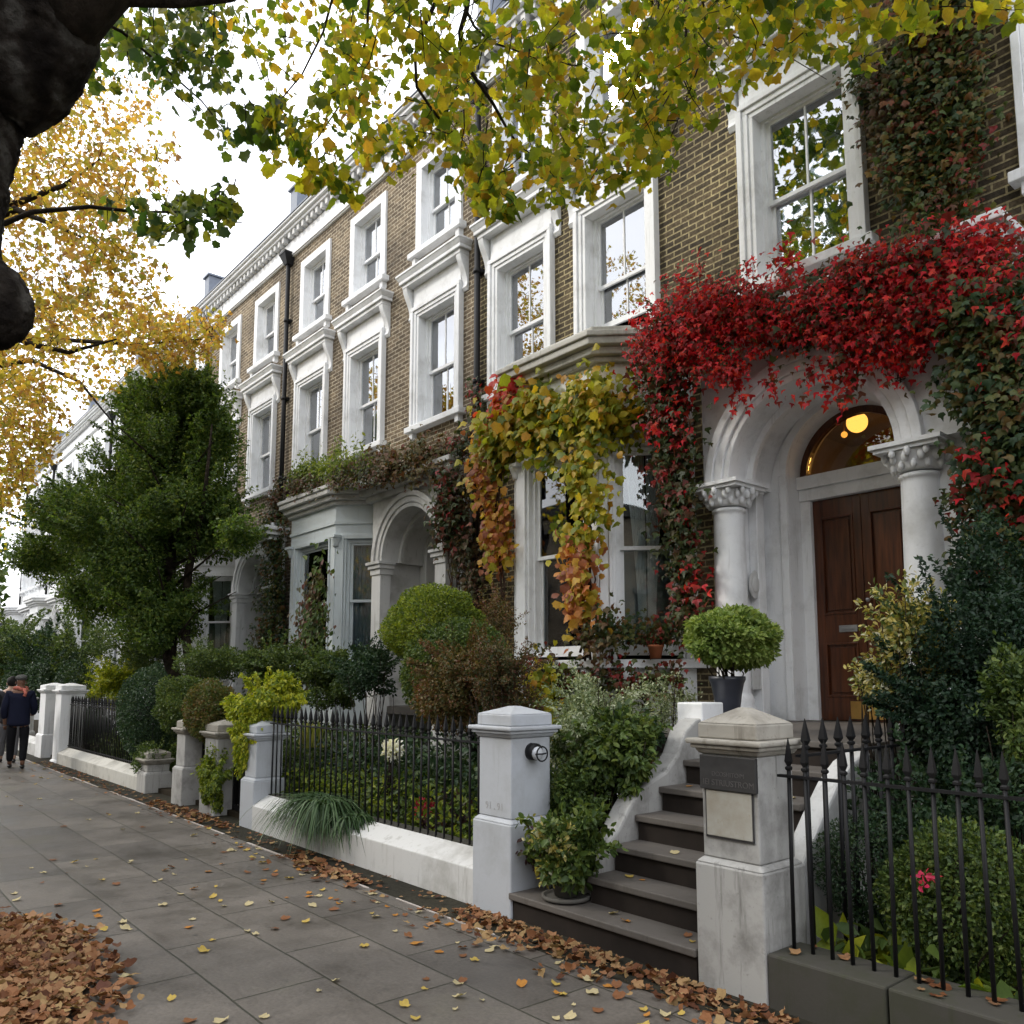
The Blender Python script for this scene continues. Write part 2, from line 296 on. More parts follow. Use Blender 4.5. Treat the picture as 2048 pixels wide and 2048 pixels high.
class MB:
    def __init__(s): s.v = []; s.f = []; s.sm = []
    def add(s, vs, fs, smooth=False):
        b = len(s.v); s.v += [tuple(map(float, v)) for v in vs]
        for f in fs: s.f.append(tuple(b + i for i in f)); s.sm.append(smooth)
    def box(s, x0, x1, y0, y1, z0, z1):
        s.add([(x0, y0, z0), (x1, y0, z0), (x1, y1, z0), (x0, y1, z0), (x0, y0, z1), (x1, y0, z1), (x1, y1, z1), (x0, y1, z1)],
              [(0, 3, 2, 1), (4, 5, 6, 7), (0, 1, 5, 4), (1, 2, 6, 5), (2, 3, 7, 6), (3, 0, 4, 7)])
    def lbox(s, o, d, a0, a1, n0, n1, z0, z1):
        """box in a facet frame: o origin, d unit direction, outward normal to its right"""
        nx, ny = d[1], -d[0]
        pts = [(o[0] + d[0] * a + nx * n, o[1] + d[1] * a + ny * n) for a, n in ((a0, n1), (a1, n1), (a1, n0), (a0, n0))]
        s.prism(pts, z0, z1)
    def prism(s, pts, z0, z1):
        n = len(pts); vs = [(x, y, z0) for x, y in pts] + [(x, y, z1) for x, y in pts]
        fs = [tuple(range(n))[::-1], tuple(range(n, 2 * n))] + [(i, (i + 1) % n, n + (i + 1) % n, n + i) for i in range(n)]
        s.add(vs, fs)
    def taper(s, x0, x1, y0, y1, z0, X0, X1, Y0, Y1, z1):
        s.add([(x0, y0, z0), (x1, y0, z0), (x1, y1, z0), (x0, y1, z0), (X0, Y0, z1), (X1, Y0, z1), (X1, Y1, z1), (X0, Y1, z1)],
              [(0, 3, 2, 1), (4, 5, 6, 7), (0, 1, 5, 4), (1, 2, 6, 5), (2, 3, 7, 6), (3, 0, 4, 7)])
    def yzprism(s, pts, x0, x1):
        n = len(pts); vs = [(x0, y, z) for y, z in pts] + [(x1, y, z) for y, z in pts]
        s.add(vs, [tuple(range(n)), tuple(range(n, 2 * n))[::-1]] + [(i, n + i, n + (i + 1) % n, (i + 1) % n) for i in range(n)])
    def xzprism(s, pts, y0, y1):
        n = len(pts); vs = [(x, y0, z) for x, z in pts] + [(x, y1, z) for x, z in pts]
        s.add(vs, [tuple(range(n)), tuple(range(n, 2 * n))[::-1]] + [(i, n + i, n + (i + 1) % n, (i + 1) % n) for i in range(n)])
    def lathe(s, c, prof, seg=20, smooth=True, rot=0, cap=True):
        vs = []
        for r, z in prof:
            for k in range(seg):
                a = 2 * PI * k / seg + rot; vs.append((c[0] + r * math.cos(a), c[1] + r * math.sin(a), c[2] + z))
        fs = [(i * seg + k, i * seg + (k + 1) % seg, (i + 1) * seg + (k + 1) % seg, (i + 1) * seg + k) for i in range(len(prof) - 1) for k in range(seg)]
        s.add(vs, fs, smooth)
        if cap:
            b = len(s.v) - len(vs); s.f += [tuple(b + k for k in range(seg))[::-1], tuple(b + (len(prof) - 1) * seg + k for k in range(seg))]; s.sm += [False, False]
    def tube(s, path, rad, seg=8, wob=0.0):
        P = [np.array(p, float) for p in path]; n = len(P)
        if not hasattr(rad, '__len__'): rad = [rad] * n
        vs = []; a = None
        for i in range(n):
            t = P[min(i + 1, n - 1)] - P[max(i - 1, 0)]; t = t / (np.linalg.norm(t) + 1e-9)
            if a is None:
                a = np.cross(t, (0, 0, 1.0))
                if np.linalg.norm(a) < 0.3: a = np.cross(t, (1.0, 0, 0))
            a = a - t * a.dot(t); a /= (np.linalg.norm(a) + 1e-9); b = np.cross(t, a)
            for k in range(seg):
                q = 2 * PI * k / seg; r = rad[i] * (1 + wob * (random.random() - 0.5))
                vs.append(P[i] + r * (math.cos(q) * a + math.sin(q) * b))
        fs = [(i * seg + k, i * seg + (k + 1) % seg, (i + 1) * seg + (k + 1) % seg, (i + 1) * seg + k) for i in range(n - 1) for k in range(seg)]
        fs += [tuple(range(seg))[::-1], tuple((n - 1) * seg + k for k in range(seg))]
        s.add(vs, fs, True)
    def ball(s, c, r, seg=14, rings=8, sc=(1, 1, 1), bumpy=0):
        vs = [];
        for i in range(rings + 1):
            th = PI * i / rings
            for k in range(seg):
                a = 2 * PI * k / seg; q = 1 + bumpy * (random.random() - 0.5)
                vs.append((c[0] + r * q * sc[0] * math.sin(th) * math.cos(a), c[1] + r * q * sc[1] * math.sin(th) * math.sin(a), c[2] - r * q * sc[2] * math.cos(th)))
        s.add(vs, [(i * seg + k, i * seg + (k + 1) % seg, (i + 1) * seg + (k + 1) % seg, (i + 1) * seg + k) for i in range(rings) for k in range(seg)], True)
    def mesh(s, name, material):
        me = bpy.data.meshes.new(name); me.from_pydata(s.v, [], s.f)
        me.polygons.foreach_set('use_smooth', s.sm); me.materials.append(material); me.update()
        return me
    def build(s, name, material, parent=None, bevel=0):
        me = s.mesh(name, material); return place(name, me, parent, bevel)
def place(name, me, parent=None, bevel=0, loc=(0, 0, 0)):
    o = bpy.data.objects.new(name, me); COL.objects.link(o); o.location = loc
    if parent: o.parent = parent; o.location = Vector(loc) - worldloc(parent)
    if bevel:
        b = o.modifiers.new('bevel', 'BEVEL'); b.width = bevel; b.segments = 2; b.limit_method = 'ANGLE'
        b.harden_normals = False
    return o
def text(s, size, loc, rot, material, parent, name='lettering', ext=0.001, font_w=0.0):
    cu = bpy.data.curves.new(name, 'FONT'); cu.body = s; cu.size = size; cu.extrude = ext; cu.align_x = 'CENTER'; cu.align_y = 'CENTER'; cu.offset = font_w
    cu.materials.append(material)
    tmp = bpy.data.objects.new('tmp', cu); COL.objects.link(tmp)
    me = bpy.data.meshes.new_from_object(tmp.evaluated_get(bpy.context.evaluated_depsgraph_get())); me.materials.clear(); me.materials.append(material)
    bpy.data.objects.remove(tmp)
    o = bpy.data.objects.new(name, me); COL.objects.link(o); o.rotation_euler = rot; o.location = loc
    if parent: o.parent = parent; o.location = Vector(loc) - worldloc(parent)
    return o

# ------------------------------------------------------------------ leaves
def tmpl(name):
    if name == 'maple':
        half = [(0.05, 0.0), (0.30, -0.06), (0.38, 0.14), (0.56, 0.36), (0.40, 0.47), (0.36, 0.68), (.15, .78)]
        o = [(x, y) for x, y in half] + [(0, 1.0)] + [(-x, y) for x, y in half[::-1]]
        v = [(0, 0.3, 0)] + [(x, y, -0.35 * abs(x) + 0.10 * math.sin(5 * y + 3 * x)) for x, y in o]
        f = [(0, i, i + 1) for i in range(1, len(o))] + [(0, len(o), 1)]
        return np.array(v), np.array(f)
    if name == 'ivy':
        o = [(0, 0), (0.34, 0.05), (0.48, 0.36), (0.2, 0.5), (0, 1), (-0.2, 0.5), (-0.48, 0.36), (-0.34, 0.05)]
        v = [(0, 0.35, 0.06)] + [(x, y, -0.3 * abs(x)) for x, y in o]
        return np.array(v), np.array([(0, i, i + 1) for i in range(1, len(o))] + [(0, len(o), 1)])
    if name == 'oval':
        v = [(0, 0, 0), (0.26, 0.35, 0.1), (0.2, 0.72, 0.08), (0, 1, -0.08), (-0.2, 0.72, 0.08), (-0.26, 0.35, 0.1), (0, 0.5, 0)]
        return np.array(v), np.array([(6, i, (i + 1) % 6) for i in range(6)])
    if name == 'small':
        v = [(0, 0, 0), (0.3, 0.5, 0.1), (0, 1, -0.05), (-0.3, 0.5, 0.1)]
        return np.array(v), np.array([(0, 1, 2), (0, 2, 3)])
    if name == 'creeper':
        v = [(0, 0, 0), (0.22, 0.42, 0.08), (0, 1, -0.12), (-0.22, 0.42, 0.08), (0.52, 0.30, -0.02), (0.40, 0.02, 0.0), (-0.52, 0.30, -0.02), (-0.40, 0.02, 0)]
        return np.array(v), np.array([(0, 1, 2), (0, 2, 3), (0, 5, 4), (0, 4, 1), (0, 6, 7), (0, 3, 6)])
    if name == 'litter':
        o = [(0, 0), (0.22, 0.02), (0.36, 0.2), (0.5, 0.42), (0.3, 0.6), (0.16, 0.85), (0, 1), (-0.2, 0.8), (-0.3, 0.55), (-0.48, 0.4), (-0.34, 0.16), (-0.2, 0.03)]
        v = [(0, 0.4, 0)] + [(x, y, 0.45 * x * x + 0.25 * (y - 0.4) ** 2 + 0.05 * math.sin(9 * x + 4 * y)) for x, y in o]
        return np.array(v), np.array([(0, i, i + 1) for i in range(1, len(o))] + [(0, len(o), 1)])
def leaves(points, normals, tips, sizes, template):
    """one mesh out of N leaves; every leaf an island"""
    tv, tf = tmpl(template); n = len(points)
    t = tips / (np.linalg.norm(tips, axis=1, keepdims=True) + 1e-9)
    nn = normals - (normals * t).sum(1, keepdims=True) * t; nn /= (np.linalg.norm(nn, axis=1, keepdims=True) + 1e-9)
    u = np.cross(t, nn)
    s = sizes[:, None, None]; asp = rng.uniform(0.8, 1.15, (n, 1, 1)); curl = rng.uniform(0.4, 1.8, (n, 1, 1))
    v = points[:, None, :] + s * (tv[None, :, 0:1] * asp * u[:, None, :] + tv[None, :, 1:2] * t[:, None, :] + tv[None, :, 2:3] * curl * nn[:, None, :])
    v = v.reshape(-1, 3); k = len(tv)
    f = (tf[None] + (np.arange(n) * k)[:, None, None]).reshape(-1, 3)
    return v, f
def npmesh(name, parts, material, smooth=False):
    V = []; F_ = []; b = 0
    for v, f in parts: V.append(v); F_.append(f + b); b += len(v)
    V = np.concatenate(V).astype(np.float32); F_ = np.concatenate(F_).astype(np.int32)
    me = bpy.data.meshes.new(name)
    me.vertices.add(len(V)); me.vertices.foreach_set('co', V.ravel())
    me.loops.add(F_.size); me.loops.foreach_set('vertex_index', F_.ravel())
    me.polygons.add(len(F_)); me.polygons.foreach_set('loop_start', np.arange(0, F_.size, 3, dtype=np.int32))
    me.polygons.foreach_set('loop_total', np.full(len(F_), 3, dtype=np.int32))
    me.materials.append(material); me.update(calc_edges=True); me.validate()
    return me
def rnd(n, s=1.0): return rng.normal(0, s, (n, 3))

def bush_pts(c, r, n, shell=0.35, lump=0.18, seed=0, half=False):
    """points through the outer layer of a lumpy ellipsoid, and outward directions"""
    g = np.random.default_rng(seed + 11)
    d = g.normal(0, 1, (n, 3)); d /= np.linalg.norm(d, axis=1, keepdims=True)
    if half: d[:, 2] = np.abs(d[:, 2]) * 1.0 - 0.25 * g.random(n)
    q = g.normal(0, 1, (7, 3)) * 2.6; ph = g.random(7) * 6
    w = np.sin(d @ q.T + ph).sum(1) / 7 * 2 * lump
    q2 = g.normal(0, 1, (9, 3)) * 7; w += np.sin(d @ q2.T + ph[:1]).sum(1) / 9 * lump
    rad = 1 + w - shell * g.random(n) ** 1.7
    p = np.array(c) + d * rad[:, None] * np.array(r)
    return p, d
def blob_pts(c, r, n, seed=0, k=11):
    g = np.random.default_rng(seed + 500); c = np.array(c, float); r = np.array(r, float)
    P_ = []; D_ = []
    cs = g.normal(0, 1, (k, 3)); cs /= np.linalg.norm(cs, axis=1, keepdims=True); cs *= g.uniform(.25, .85, (k, 1)); sr = g.uniform(.20, .50, k)
    for i in range(k):
        m = max(20, int(n * .76 * sr[i] ** 2 / (sr ** 2).sum()))
        d = g.normal(0, 1, (m, 3)); d /= np.linalg.norm(d, axis=1, keepdims=True)
        q = g.normal(0, 1, (6, 3)) * 3.5; w = np.sin(d @ q.T + g.random(6) * 6).sum(1) / 6 * .35
        p = c + r * (cs[i] + d * (sr[i] * (1 + w - .55 * g.random(m) ** 1.5))[:, None]); P_.append(p); D_.append(d * .7 + cs[i])
    # sprigs that stick out past the outline
    s = max(6, k * 3); e = g.normal(0, 1, (s, 3)); e[:, 2] = np.abs(e[:, 2]) * .9 + .1; e /= np.linalg.norm(e, axis=1, keepdims=True)
    m = max(3, int(n * .24 / s)); t = g.uniform(.45, 1.15, (s, m)) * g.uniform(.85, 1.22, (s, 1))
    p = c + r * (e[:, None, :] * t[:, :, None]) + g.normal(0, .012, (s, m, 3)); P_.append(p.reshape(-1, 3)); D_.append(np.repeat(e, m, axis=0))
    return np.concatenate(P_), np.concatenate(D_)
def core_mesh(c, r, seed, frac=0.62):
    mb = MB(); mb.ball(c, 1.0, 14, 9, (r[0] * frac, r[1] * frac, r[2] * frac), 0.25); return mb
def bush(name, label, cat, c, r, n, size, lm, template='small', group=None, shell=0.4, lump=0.18, seed=0, droop=0.0, parent=None, twigs=True, half=False, base=0.05, up=0.3, partname='foliage'):
    root = parent or thing(name, label, cat, (c[0], c[1], base), group)
    p, d = blob_pts(c, r, n, seed) if lump >= .2 else bush_pts(c, r, n, shell, lump, seed, half)
    ok = p[:, 2] > base + 0.01; p = p[ok]; d = d[ok]; m = len(p)
    nor = d + rnd(m, 0.55) + np.array([0, 0, up]); tip = d * 0.7 + rnd(m, 0.6) + np.array([0, 0, -droop])
    me = npmesh(partname, [leaves(p, nor, tip, size * rng.uniform(0.6, 1.3, m), template)], L[lm] if isinstance(lm, str) else lm)
    place(partname, me, root)
    if twigs:
        mb = MB(); k = 16
        for i in range(k):
            e = bush_pts(c, [x * 0.8 for x in r], 1, 0.2, lump, seed * 31 + i)[0][0]
            if e[2] < base + 0.1: continue
            b0 = np.array([c[0] + 0.1 * r[0] * random.uniform(-1, 1), c[1] + 0.1 * r[1] * random.uniform(-1, 1), base])
            mid = (b0 + e) / 2 + rnd(1, 0.05)[0]
            mb.tube([b0, mid, e], [0.009, 0.006, 0.003], 5)
        mb.build('stems', M['bark'], root)
    return root
def along(path, n, rad, flat=None):
    """n points round a polyline, denser in the middle of its thickness"""
    P = np.array(path, float); seg = np.linalg.norm(np.diff(P, axis=0), axis=1); cum = np.concatenate([[0], np.cumsum(seg)])
    rr = np.array(rad if hasattr(rad, '__len__') else [rad] * len(P), float)
    t = rng.random(n) * cum[-1]; i = np.clip(np.searchsorted(cum, t) - 1, 0, len(seg) - 1); a = (t - cum[i]) / np.maximum(seg[i], 1e-6)
    base = P[i] * (1 - a)[:, None] + P[i + 1] * a[:, None]; rd = rr[i] * (1 - a) + rr[i + 1] * a
    off = rng.normal(0, 0.5, (n, 3)) * rd[:, None]
    if flat is not None: off[:, 1] = -np.abs(off[:, 1]) * flat
    return base + off
def climb(name, label, cat, strokes, loc, stem_paths=None, group=None):
    """a climber: strokes = [(path3d, n, radius, leafsize, material, template, droop)]"""
    root = thing(name, label, cat, loc, group)
    bym = {}
    for path, n, rad, size, lm, tp, droop in strokes:
        p = along(path, n, rad, 0.75)
        # clumps: pull towards random tuft centres
        k = max(3, n // 40); ctr = along(path, k, [q * 1.15 for q in rad] if hasattr(rad, '__len__') else rad * 1.15, 0.75); idx = rng.integers(0, k, n); sel = rng.random(n) < 0.78
        p[sel] = ctr[idx[sel]] + rnd(sel.sum(), 1.0) * np.array([size * 1.3, size * .9, size * 1.7])
        nor = rnd(n, 0.5) + np.array([0.15, -1.0, 0.55]); tip = rnd(n, 0.42) + np.array([0, -0.25, -droop])
        bym.setdefault((lm, tp), []).append(leaves(p, nor, tip, size * rng.uniform(0.55, 1.3, n), tp))
    for i, ((lm, tp), parts) in enumerate(bym.items()):
        place('foliage', npmesh('foliage', parts, L[lm]), root)
    mb = MB()
    for path in (stem_paths or []):
        P = [np.array(q, float) for q in path]
        for j in range(3):
            out = []
            for a, b in zip(P[:-1], P[1:]):
                for s in np.linspace(0, 1, 5)[:-1]: out.append(a * (1 - s) + b * s + rnd(1, 0.035)[0] * np.array([1, 0.4, 1]))
            out.append(P[-1]); mb.tube(out, np.linspace(0.016, 0.004, len(out)), 5)
    if mb.v: mb.build('stem', M['vine_stem'], root)
    return root
#SETTING
# ------------------------------------------------------------------ ground, pavement
def sheet(name, x0, x1, y0, y1, z, material, kind='structure'):
    mb = MB(); mb.add([(x0, y0, z), (x1, y0, z), (x1, y1, z), (x0, y1, z)], [(0, 1, 2, 3)])
    return tag(mb.build(name, material), kind=kind)
sheet('ground', -260, 160, -160, 200, -0.16, M['soil'])
sheet('road', -200, 60, -7.6, -0.02, -0.13, M['asphalt'])
mb = MB(); mb.box(-200, 60, 0.12, 3.52, -0.15, 0.0); tag(mb.build('pavement', M['paving']), kind='structure')
mb = MB(); mb.box(-200, 60, -0.03, 0.115, -0.15, 0.006); tag(mb.build('kerb', M['kerb']), kind='structure')
mb = MB(); mb.box(-200, 60, 3.525, 4.3, -0.15, -0.002); tag(mb.build('paved_strip', M['setts']), kind='structure')
mb = MB()
x = -24.0
while x < -4.4:
    w = random.uniform(0.25, 0.7); g = random.uniform(0, 0.12) if random.random() < .3 else 0.0
    if random.random() < 0.85: mb.box(x, x + w, 3.497 + random.uniform(-.006, .006), 3.517 + random.uniform(-.006, .006), -0.01, 0.006)
    x += w + g
tag(mb.build('pavement_edge', M['line']), kind='structure')
mb = MB(); mb.box(-200, 60, -12.0, -7.63, -0.15, 0.0); tag(mb.build('far_pavement', M['asphalt']), kind='structure')
mb = MB(); mb.box(-60, -4.16, 4.02, 7.8, -0.15, 0.06); mb.box(-2.68, 12, 4.02, 7.8, -0.15, 0.06); tag(mb.build('garden_soil', M['soil']), kind='structure')

# ------------------------------------------------------------------ houses
YF = 7.6
def wall_holes(mb, x0, x1, z0, z1, y0, y1, holes):
    xs = sorted({x0, x1, *[h[0] for h in holes], *[h[1] for h in holes]}); zs = sorted({z0, z1, *[h[2] for h in holes], *[h[3] for h in holes]})
    xs = [x for x in xs if x0 <= x <= x1]; zs = [z for z in zs if z0 <= z <= z1]
    def solid(i, j):
        if i < 0 or j < 0 or i >= len(xs) - 1 or j >= len(zs) - 1: return False
        cx, cz = (xs[i] + xs[i + 1]) / 2, (zs[j] + zs[j + 1]) / 2
        return not any(h[0] < cx < h[1] and h[2] < cz < h[3] for h in holes)
    for i in range(len(xs) - 1):
        for j in range(len(zs) - 1):
            if not solid(i, j): continue
            a, b, c, d = xs[i], xs[i + 1], zs[j], zs[j + 1]
            mb.add([(a, y0, c), (b, y0, c), (b, y0, d), (a, y0, d)], [(0, 1, 2, 3)])
            mb.add([(a, y1, c), (b, y1, c), (b, y1, d), (a, y1, d)], [(3, 2, 1, 0)])
            if not solid(i - 1, j): mb.add([(a, y0, c), (a, y1, c), (a, y1, d), (a, y0, d)], [(3, 2, 1, 0)])
            if not solid(i + 1, j): mb.add([(b, y0, c), (b, y1, c), (b, y1, d), (b, y0, d)], [(0, 1, 2, 3)])
            if not solid(i, j - 1): mb.add([(a, y0, c), (b, y0, c), (b, y1, c), (a, y1, c)], [(3, 2, 1, 0)])
            if not solid(i, j + 1): mb.add([(a, y0, d), (b, y0, d), (b, y1, d), (a, y1, d)], [(0, 1, 2, 3)])
def ushape(mb, cx, z0, w, h, a, b, y0, y1, head_only=False):
    """a band round an opening (w x h) from offset a to offset b"""
    mb.box(cx - w / 2 - b, cx - w / 2 - a, y0, y1, z0, z0 + h + a)
    mb.box(cx + w / 2 + a, cx + w / 2 + b, y0, y1, z0, z0 + h + a)
    mb.box(cx - w / 2 - b, cx + w / 2 + b, y0, y1, z0 + h + a, z0 + h + b)
def curtain_mb(x0, x1, z0, z1, y, folds, amp=0.02, split=None, gather=None):
    mb = MB(); n = 60; rows = 8; vs = []; fs = []
    for j in range(rows + 1):
        tz = j / rows
        for i in range(n + 1):
            t = i / n; x = x0 + (x1 - x0) * t
            if gather: x = gather(t, tz, x0, x1)
            vs.append((x, y + amp * math.sin(2 * PI * folds * t + 0.4 * math.sin(3 * tz)) * (0.6 + 0.4 * tz), z0 + (z1 - z0) * tz))
    fs = [(j * (n + 1) + i, j * (n + 1) + i + 1, (j + 1) * (n + 1) + i + 1, (j + 1) * (n + 1) + i) for j in range(rows) for i in range(n)]
    mb.add(vs, fs, True); return mb
def sash_parts(win, o, d, w, z0, h, dep, material, bars=1, glass='glass', open_=0.0, meet=0.47, arch=0):
    """a double hung sash window in a facet frame, dep = depth behind the facet plane"""
    t = 0.05; zm = z0 + h * meet
    def L_(mb, a0, a1, n0, n1, c0, c1): mb.lbox(o, d, a0, a1, n0, n1, c0, c1)
    mb = MB()   # box frame
    L_(mb, -w / 2, -w / 2 + 0.05, -dep - 0.1, -dep + 0.02, z0, z0 + h); L_(mb, w / 2 - 0.05, w / 2, -dep - 0.1, -dep + 0.02, z0, z0 + h)
    L_(mb, -w / 2 + 0.05, w / 2 - 0.05, -dep - 0.1, -dep + 0.02, z0 + h - 0.05, z0 + h); L_(mb, -w / 2 + 0.05, w / 2 - 0.05, -dep - 0.1, -dep + 0.03, z0, z0 + 0.05)
    mb.build('frame', material, win)
    W = w / 2 - 0.05
    for (a, b, n, lift) in ((zm, z0 + h - 0.05, -dep - 0.02, 0), (z0 + 0.05 + open_, zm + 0.04 + open_, -dep - 0.07, 0)):
        mb = MB(); bot = t * (1.5 if n < -dep - 0.05 else 0.9)
        L_(mb, -W, -W + t, n - .035, n, a, b); L_(mb, W - t, W, n - .035, n, a, b)
        L_(mb, -W + t, W - t, n - .035, n, a, a + bot); L_(mb, -W + t, W - t, n - .035, n, b - t * 0.8, b)
        for k in range(bars):
            c = -W + 2 * W * (k + 1) / (bars + 1); L_(mb, c - .011, c + .011, n - .03, n - .004, a + bot, b - t * 0.8)
        mb.build('sash', material, win)
        mb = MB(); L_(mb, -W + t, W - t, n - .02, n - .016, a + bot, b - t * 0.8); mb.build('glass', M[glass], win)
def bracket_mb(cx, y, ztop, h=0.5, w=0.11, dep=0.2):
    mb = MB(); pts = []
    for i in range(13):
        t = i / 12; z = ztop - h * t; yy = y - dep * (0.55 + 0.45 * math.cos(PI * min(1, t * 1.25))) * (1 - 0.3 * t) - 0.02
        if t > 0.8: yy = y - dep * (0.12 + 0.22 * math.sin((t - 0.8) / 0.2 * PI))
        pts.append((yy, z))
    pts = [(y, ztop)] + pts + [(y, ztop - h)]
    mb.yzprism(pts, cx - w / 2, cx + w / 2); return mb
def window(house_, cx, z0, w, h, kind, material, wallmat, curtain='net', bars=1, openm=0.0, sill=True, label=None, hoodw=1.0):
    win = empty('window', (cx, YF, z0), house_)
    mb = MB(); aw = 0.19
    if kind == 'hood':
        ushape(mb, cx, z0 - 0.02, w, h, 0.0, 0.055, YF - 0.055, YF + 0.24); ushape(mb, cx, z0 - 0.02, w, h, 0.0555, 0.12, YF - 0.075, YF + 0.02); ushape(mb, cx, z0 - 0.02, w, h, 0.1205, 0.19, YF - 0.1, YF + 0.02)
        zt = z0 + h + 0.19
        mb.box(cx - w / 2 - 0.17, cx + w / 2 + 0.17, YF - 0.05, YF + 0.02, zt + 0.002, zt + 0.36)
    else:
        ushape(mb, cx, z0 - 0.02, w, h, 0.0, 0.17, YF - 0.045, YF + 0.24); zt = z0 + h + 0.17
    f = mb.build('architrave', material, win, 0.006)
    if kind == 'hood':
        hb = MB(); H = w / 2 + 0.19
        hb.box(cx - H - .14, cx + H + .14, YF - 0.19, YF + .02, zt + 0.36, zt + 0.43); hb.box(cx - H - .19, cx + H + .19, YF - 0.23, YF + .02, zt + 0.4305, zt + 0.49)
        hb.taper(cx - H - .19, cx + H + .19, YF - 0.228, YF + .02, zt + 0.4905, cx - H - .23, cx + H + .23, YF - 0.27, YF + .02, zt + 0.56)
        hb.box(cx - H - .235, cx + H + .235, YF - 0.28, YF + .02, zt + 0.5605, zt + 0.6)
        hb.build('hood', material, win, 0.008)
        for s in (-1, 1): bracket_mb(cx + s * (H + 0.075), YF, zt + 0.36, 0.58, 0.115, 0.16).build('bracket', material, win)
    if sill:
        sb = MB(); sb.box(cx - w / 2 - 0.27, cx + w / 2 + 0.27, YF - 0.15, YF + 0.2, z0 - 0.12, z0 - 0.021); sb.build('sill', material, win, 0.01)
        for s in (-1, 1): sb = MB(); sb.box(cx + s * (w / 2 + 0.14) - .05, cx + s * (w / 2 + 0.14) + .05, YF - 0.1, YF + .02, z0 - 0.24, z0 - 0.1205); sb.build('sill_bracket', material, win, 0.01)
    sash_parts(win, (cx, YF), (1, 0), w, z0, h, 0.12, material, bars, 'glass', openm)
    if curtain:
        if curtain == 'net':
            curtain_mb(cx - w / 2 + .02, cx + w / 2 - .02, z0 + .03, z0 + h, YF + .25, 9, 0.012).build('curtain', M['net'], win)
        elif curtain == 'sides':
            for s in (-1, 1):
                g = lambda t, tz, a, b, s=s: cx + s * (w / 2 - (0.03 + (0.30 + 0.08 * tz) * t))
                curtain_mb(0, 1, z0 + .03, z0 + h, YF + .26, 4, 0.015, gather=g).build('curtain', M['drape'], win)
    return win
def arch_plate(mb, xc, zc, r, X0, X1, ztop, y0, y1, n=28):
    """block X0..X1, zc..ztop with a half-round opening of radius r from front y0 to back y1"""
    A = []; B = []
    for i in range(n + 1):
        a = PI - PI * i / n; c, s = math.cos(a), math.sin(a)
        A.append((xc + r * c, zc + r * s))
        k = min((X1 - xc) / c if c > 1e-6 else 1e9, (X0 - xc) / c if c < -1e-6 else 1e9, (ztop - zc) / s if s > 1e-6 else 1e9)
        B.append((xc + k * c, zc + k * s))
    # make sure the two top corners are on the outline
    for X in (X0, X1):
        j = min(range(len(B)), key=lambda i: (B[i][0] - X) ** 2 + (B[i][1] - ztop) ** 2); B[j] = (X, ztop)
    m = n + 1
    vs = [(x, y0, z) for x, z in A] + [(x, y0, z) for x, z in B] + [(x, y1, z) for x, z in A] + [(x, y1, z) for x, z in B]
    fs = []
    for i in range(n):
        fs += [(i, i + 1, m + i + 1, m + i), (2 * m + i + 1, 2 * m + i, 3 * m + i, 3 * m + i + 1), (i + 1, i, 2 * m + i, 2 * m + i + 1), (m + i, m + i + 1, 3 * m + i + 1, 3 * m + i)]
    mb.add(vs, fs)
    mb.add([(X0, y0, zc), (xc - r, y0, zc), (xc - r, y1, zc), (X0, y1, zc)], [(0, 1, 2, 3)]); mb.add([(xc + r, y0, zc), (X1, y0, zc), (X1, y1, zc), (xc + r, y1, zc)], [(0, 1, 2, 3)])
def arch_ring(mb, xc, zc, r0, r1, y0, y1, n=32):
    """half ring, r0..r1"""
    vs = []
    for i in range(n + 1):
        a = PI - PI * i / n; c, s = math.cos(a), math.sin(a)
        vs += [(xc + r0 * c, y0, zc + r0 * s), (xc + r1 * c, y0, zc + r1 * s), (xc + r1 * c, y1, zc + r1 * s), (xc + r0 * c, y1, zc + r0 * s)]
    fs = []
    for i in range(n):
        b = 4 * i
        for q in range(4): fs.append((b + q, b + 4 + q, b + 4 + (q + 1) % 4, b + (q + 1) % 4))
    fs += [(0, 1, 2, 3), (4 * n + 3, 4 * n + 2, 4 * n + 1, 4 * n)]
    mb.add(vs, fs)
COLPROF = [(0.26, 0), (0.26, 0.10), (0.235, 0.12), (0.25, 0.17), (0.225, 0.22), (0.205, 0.24), (0.205, 0.26)]
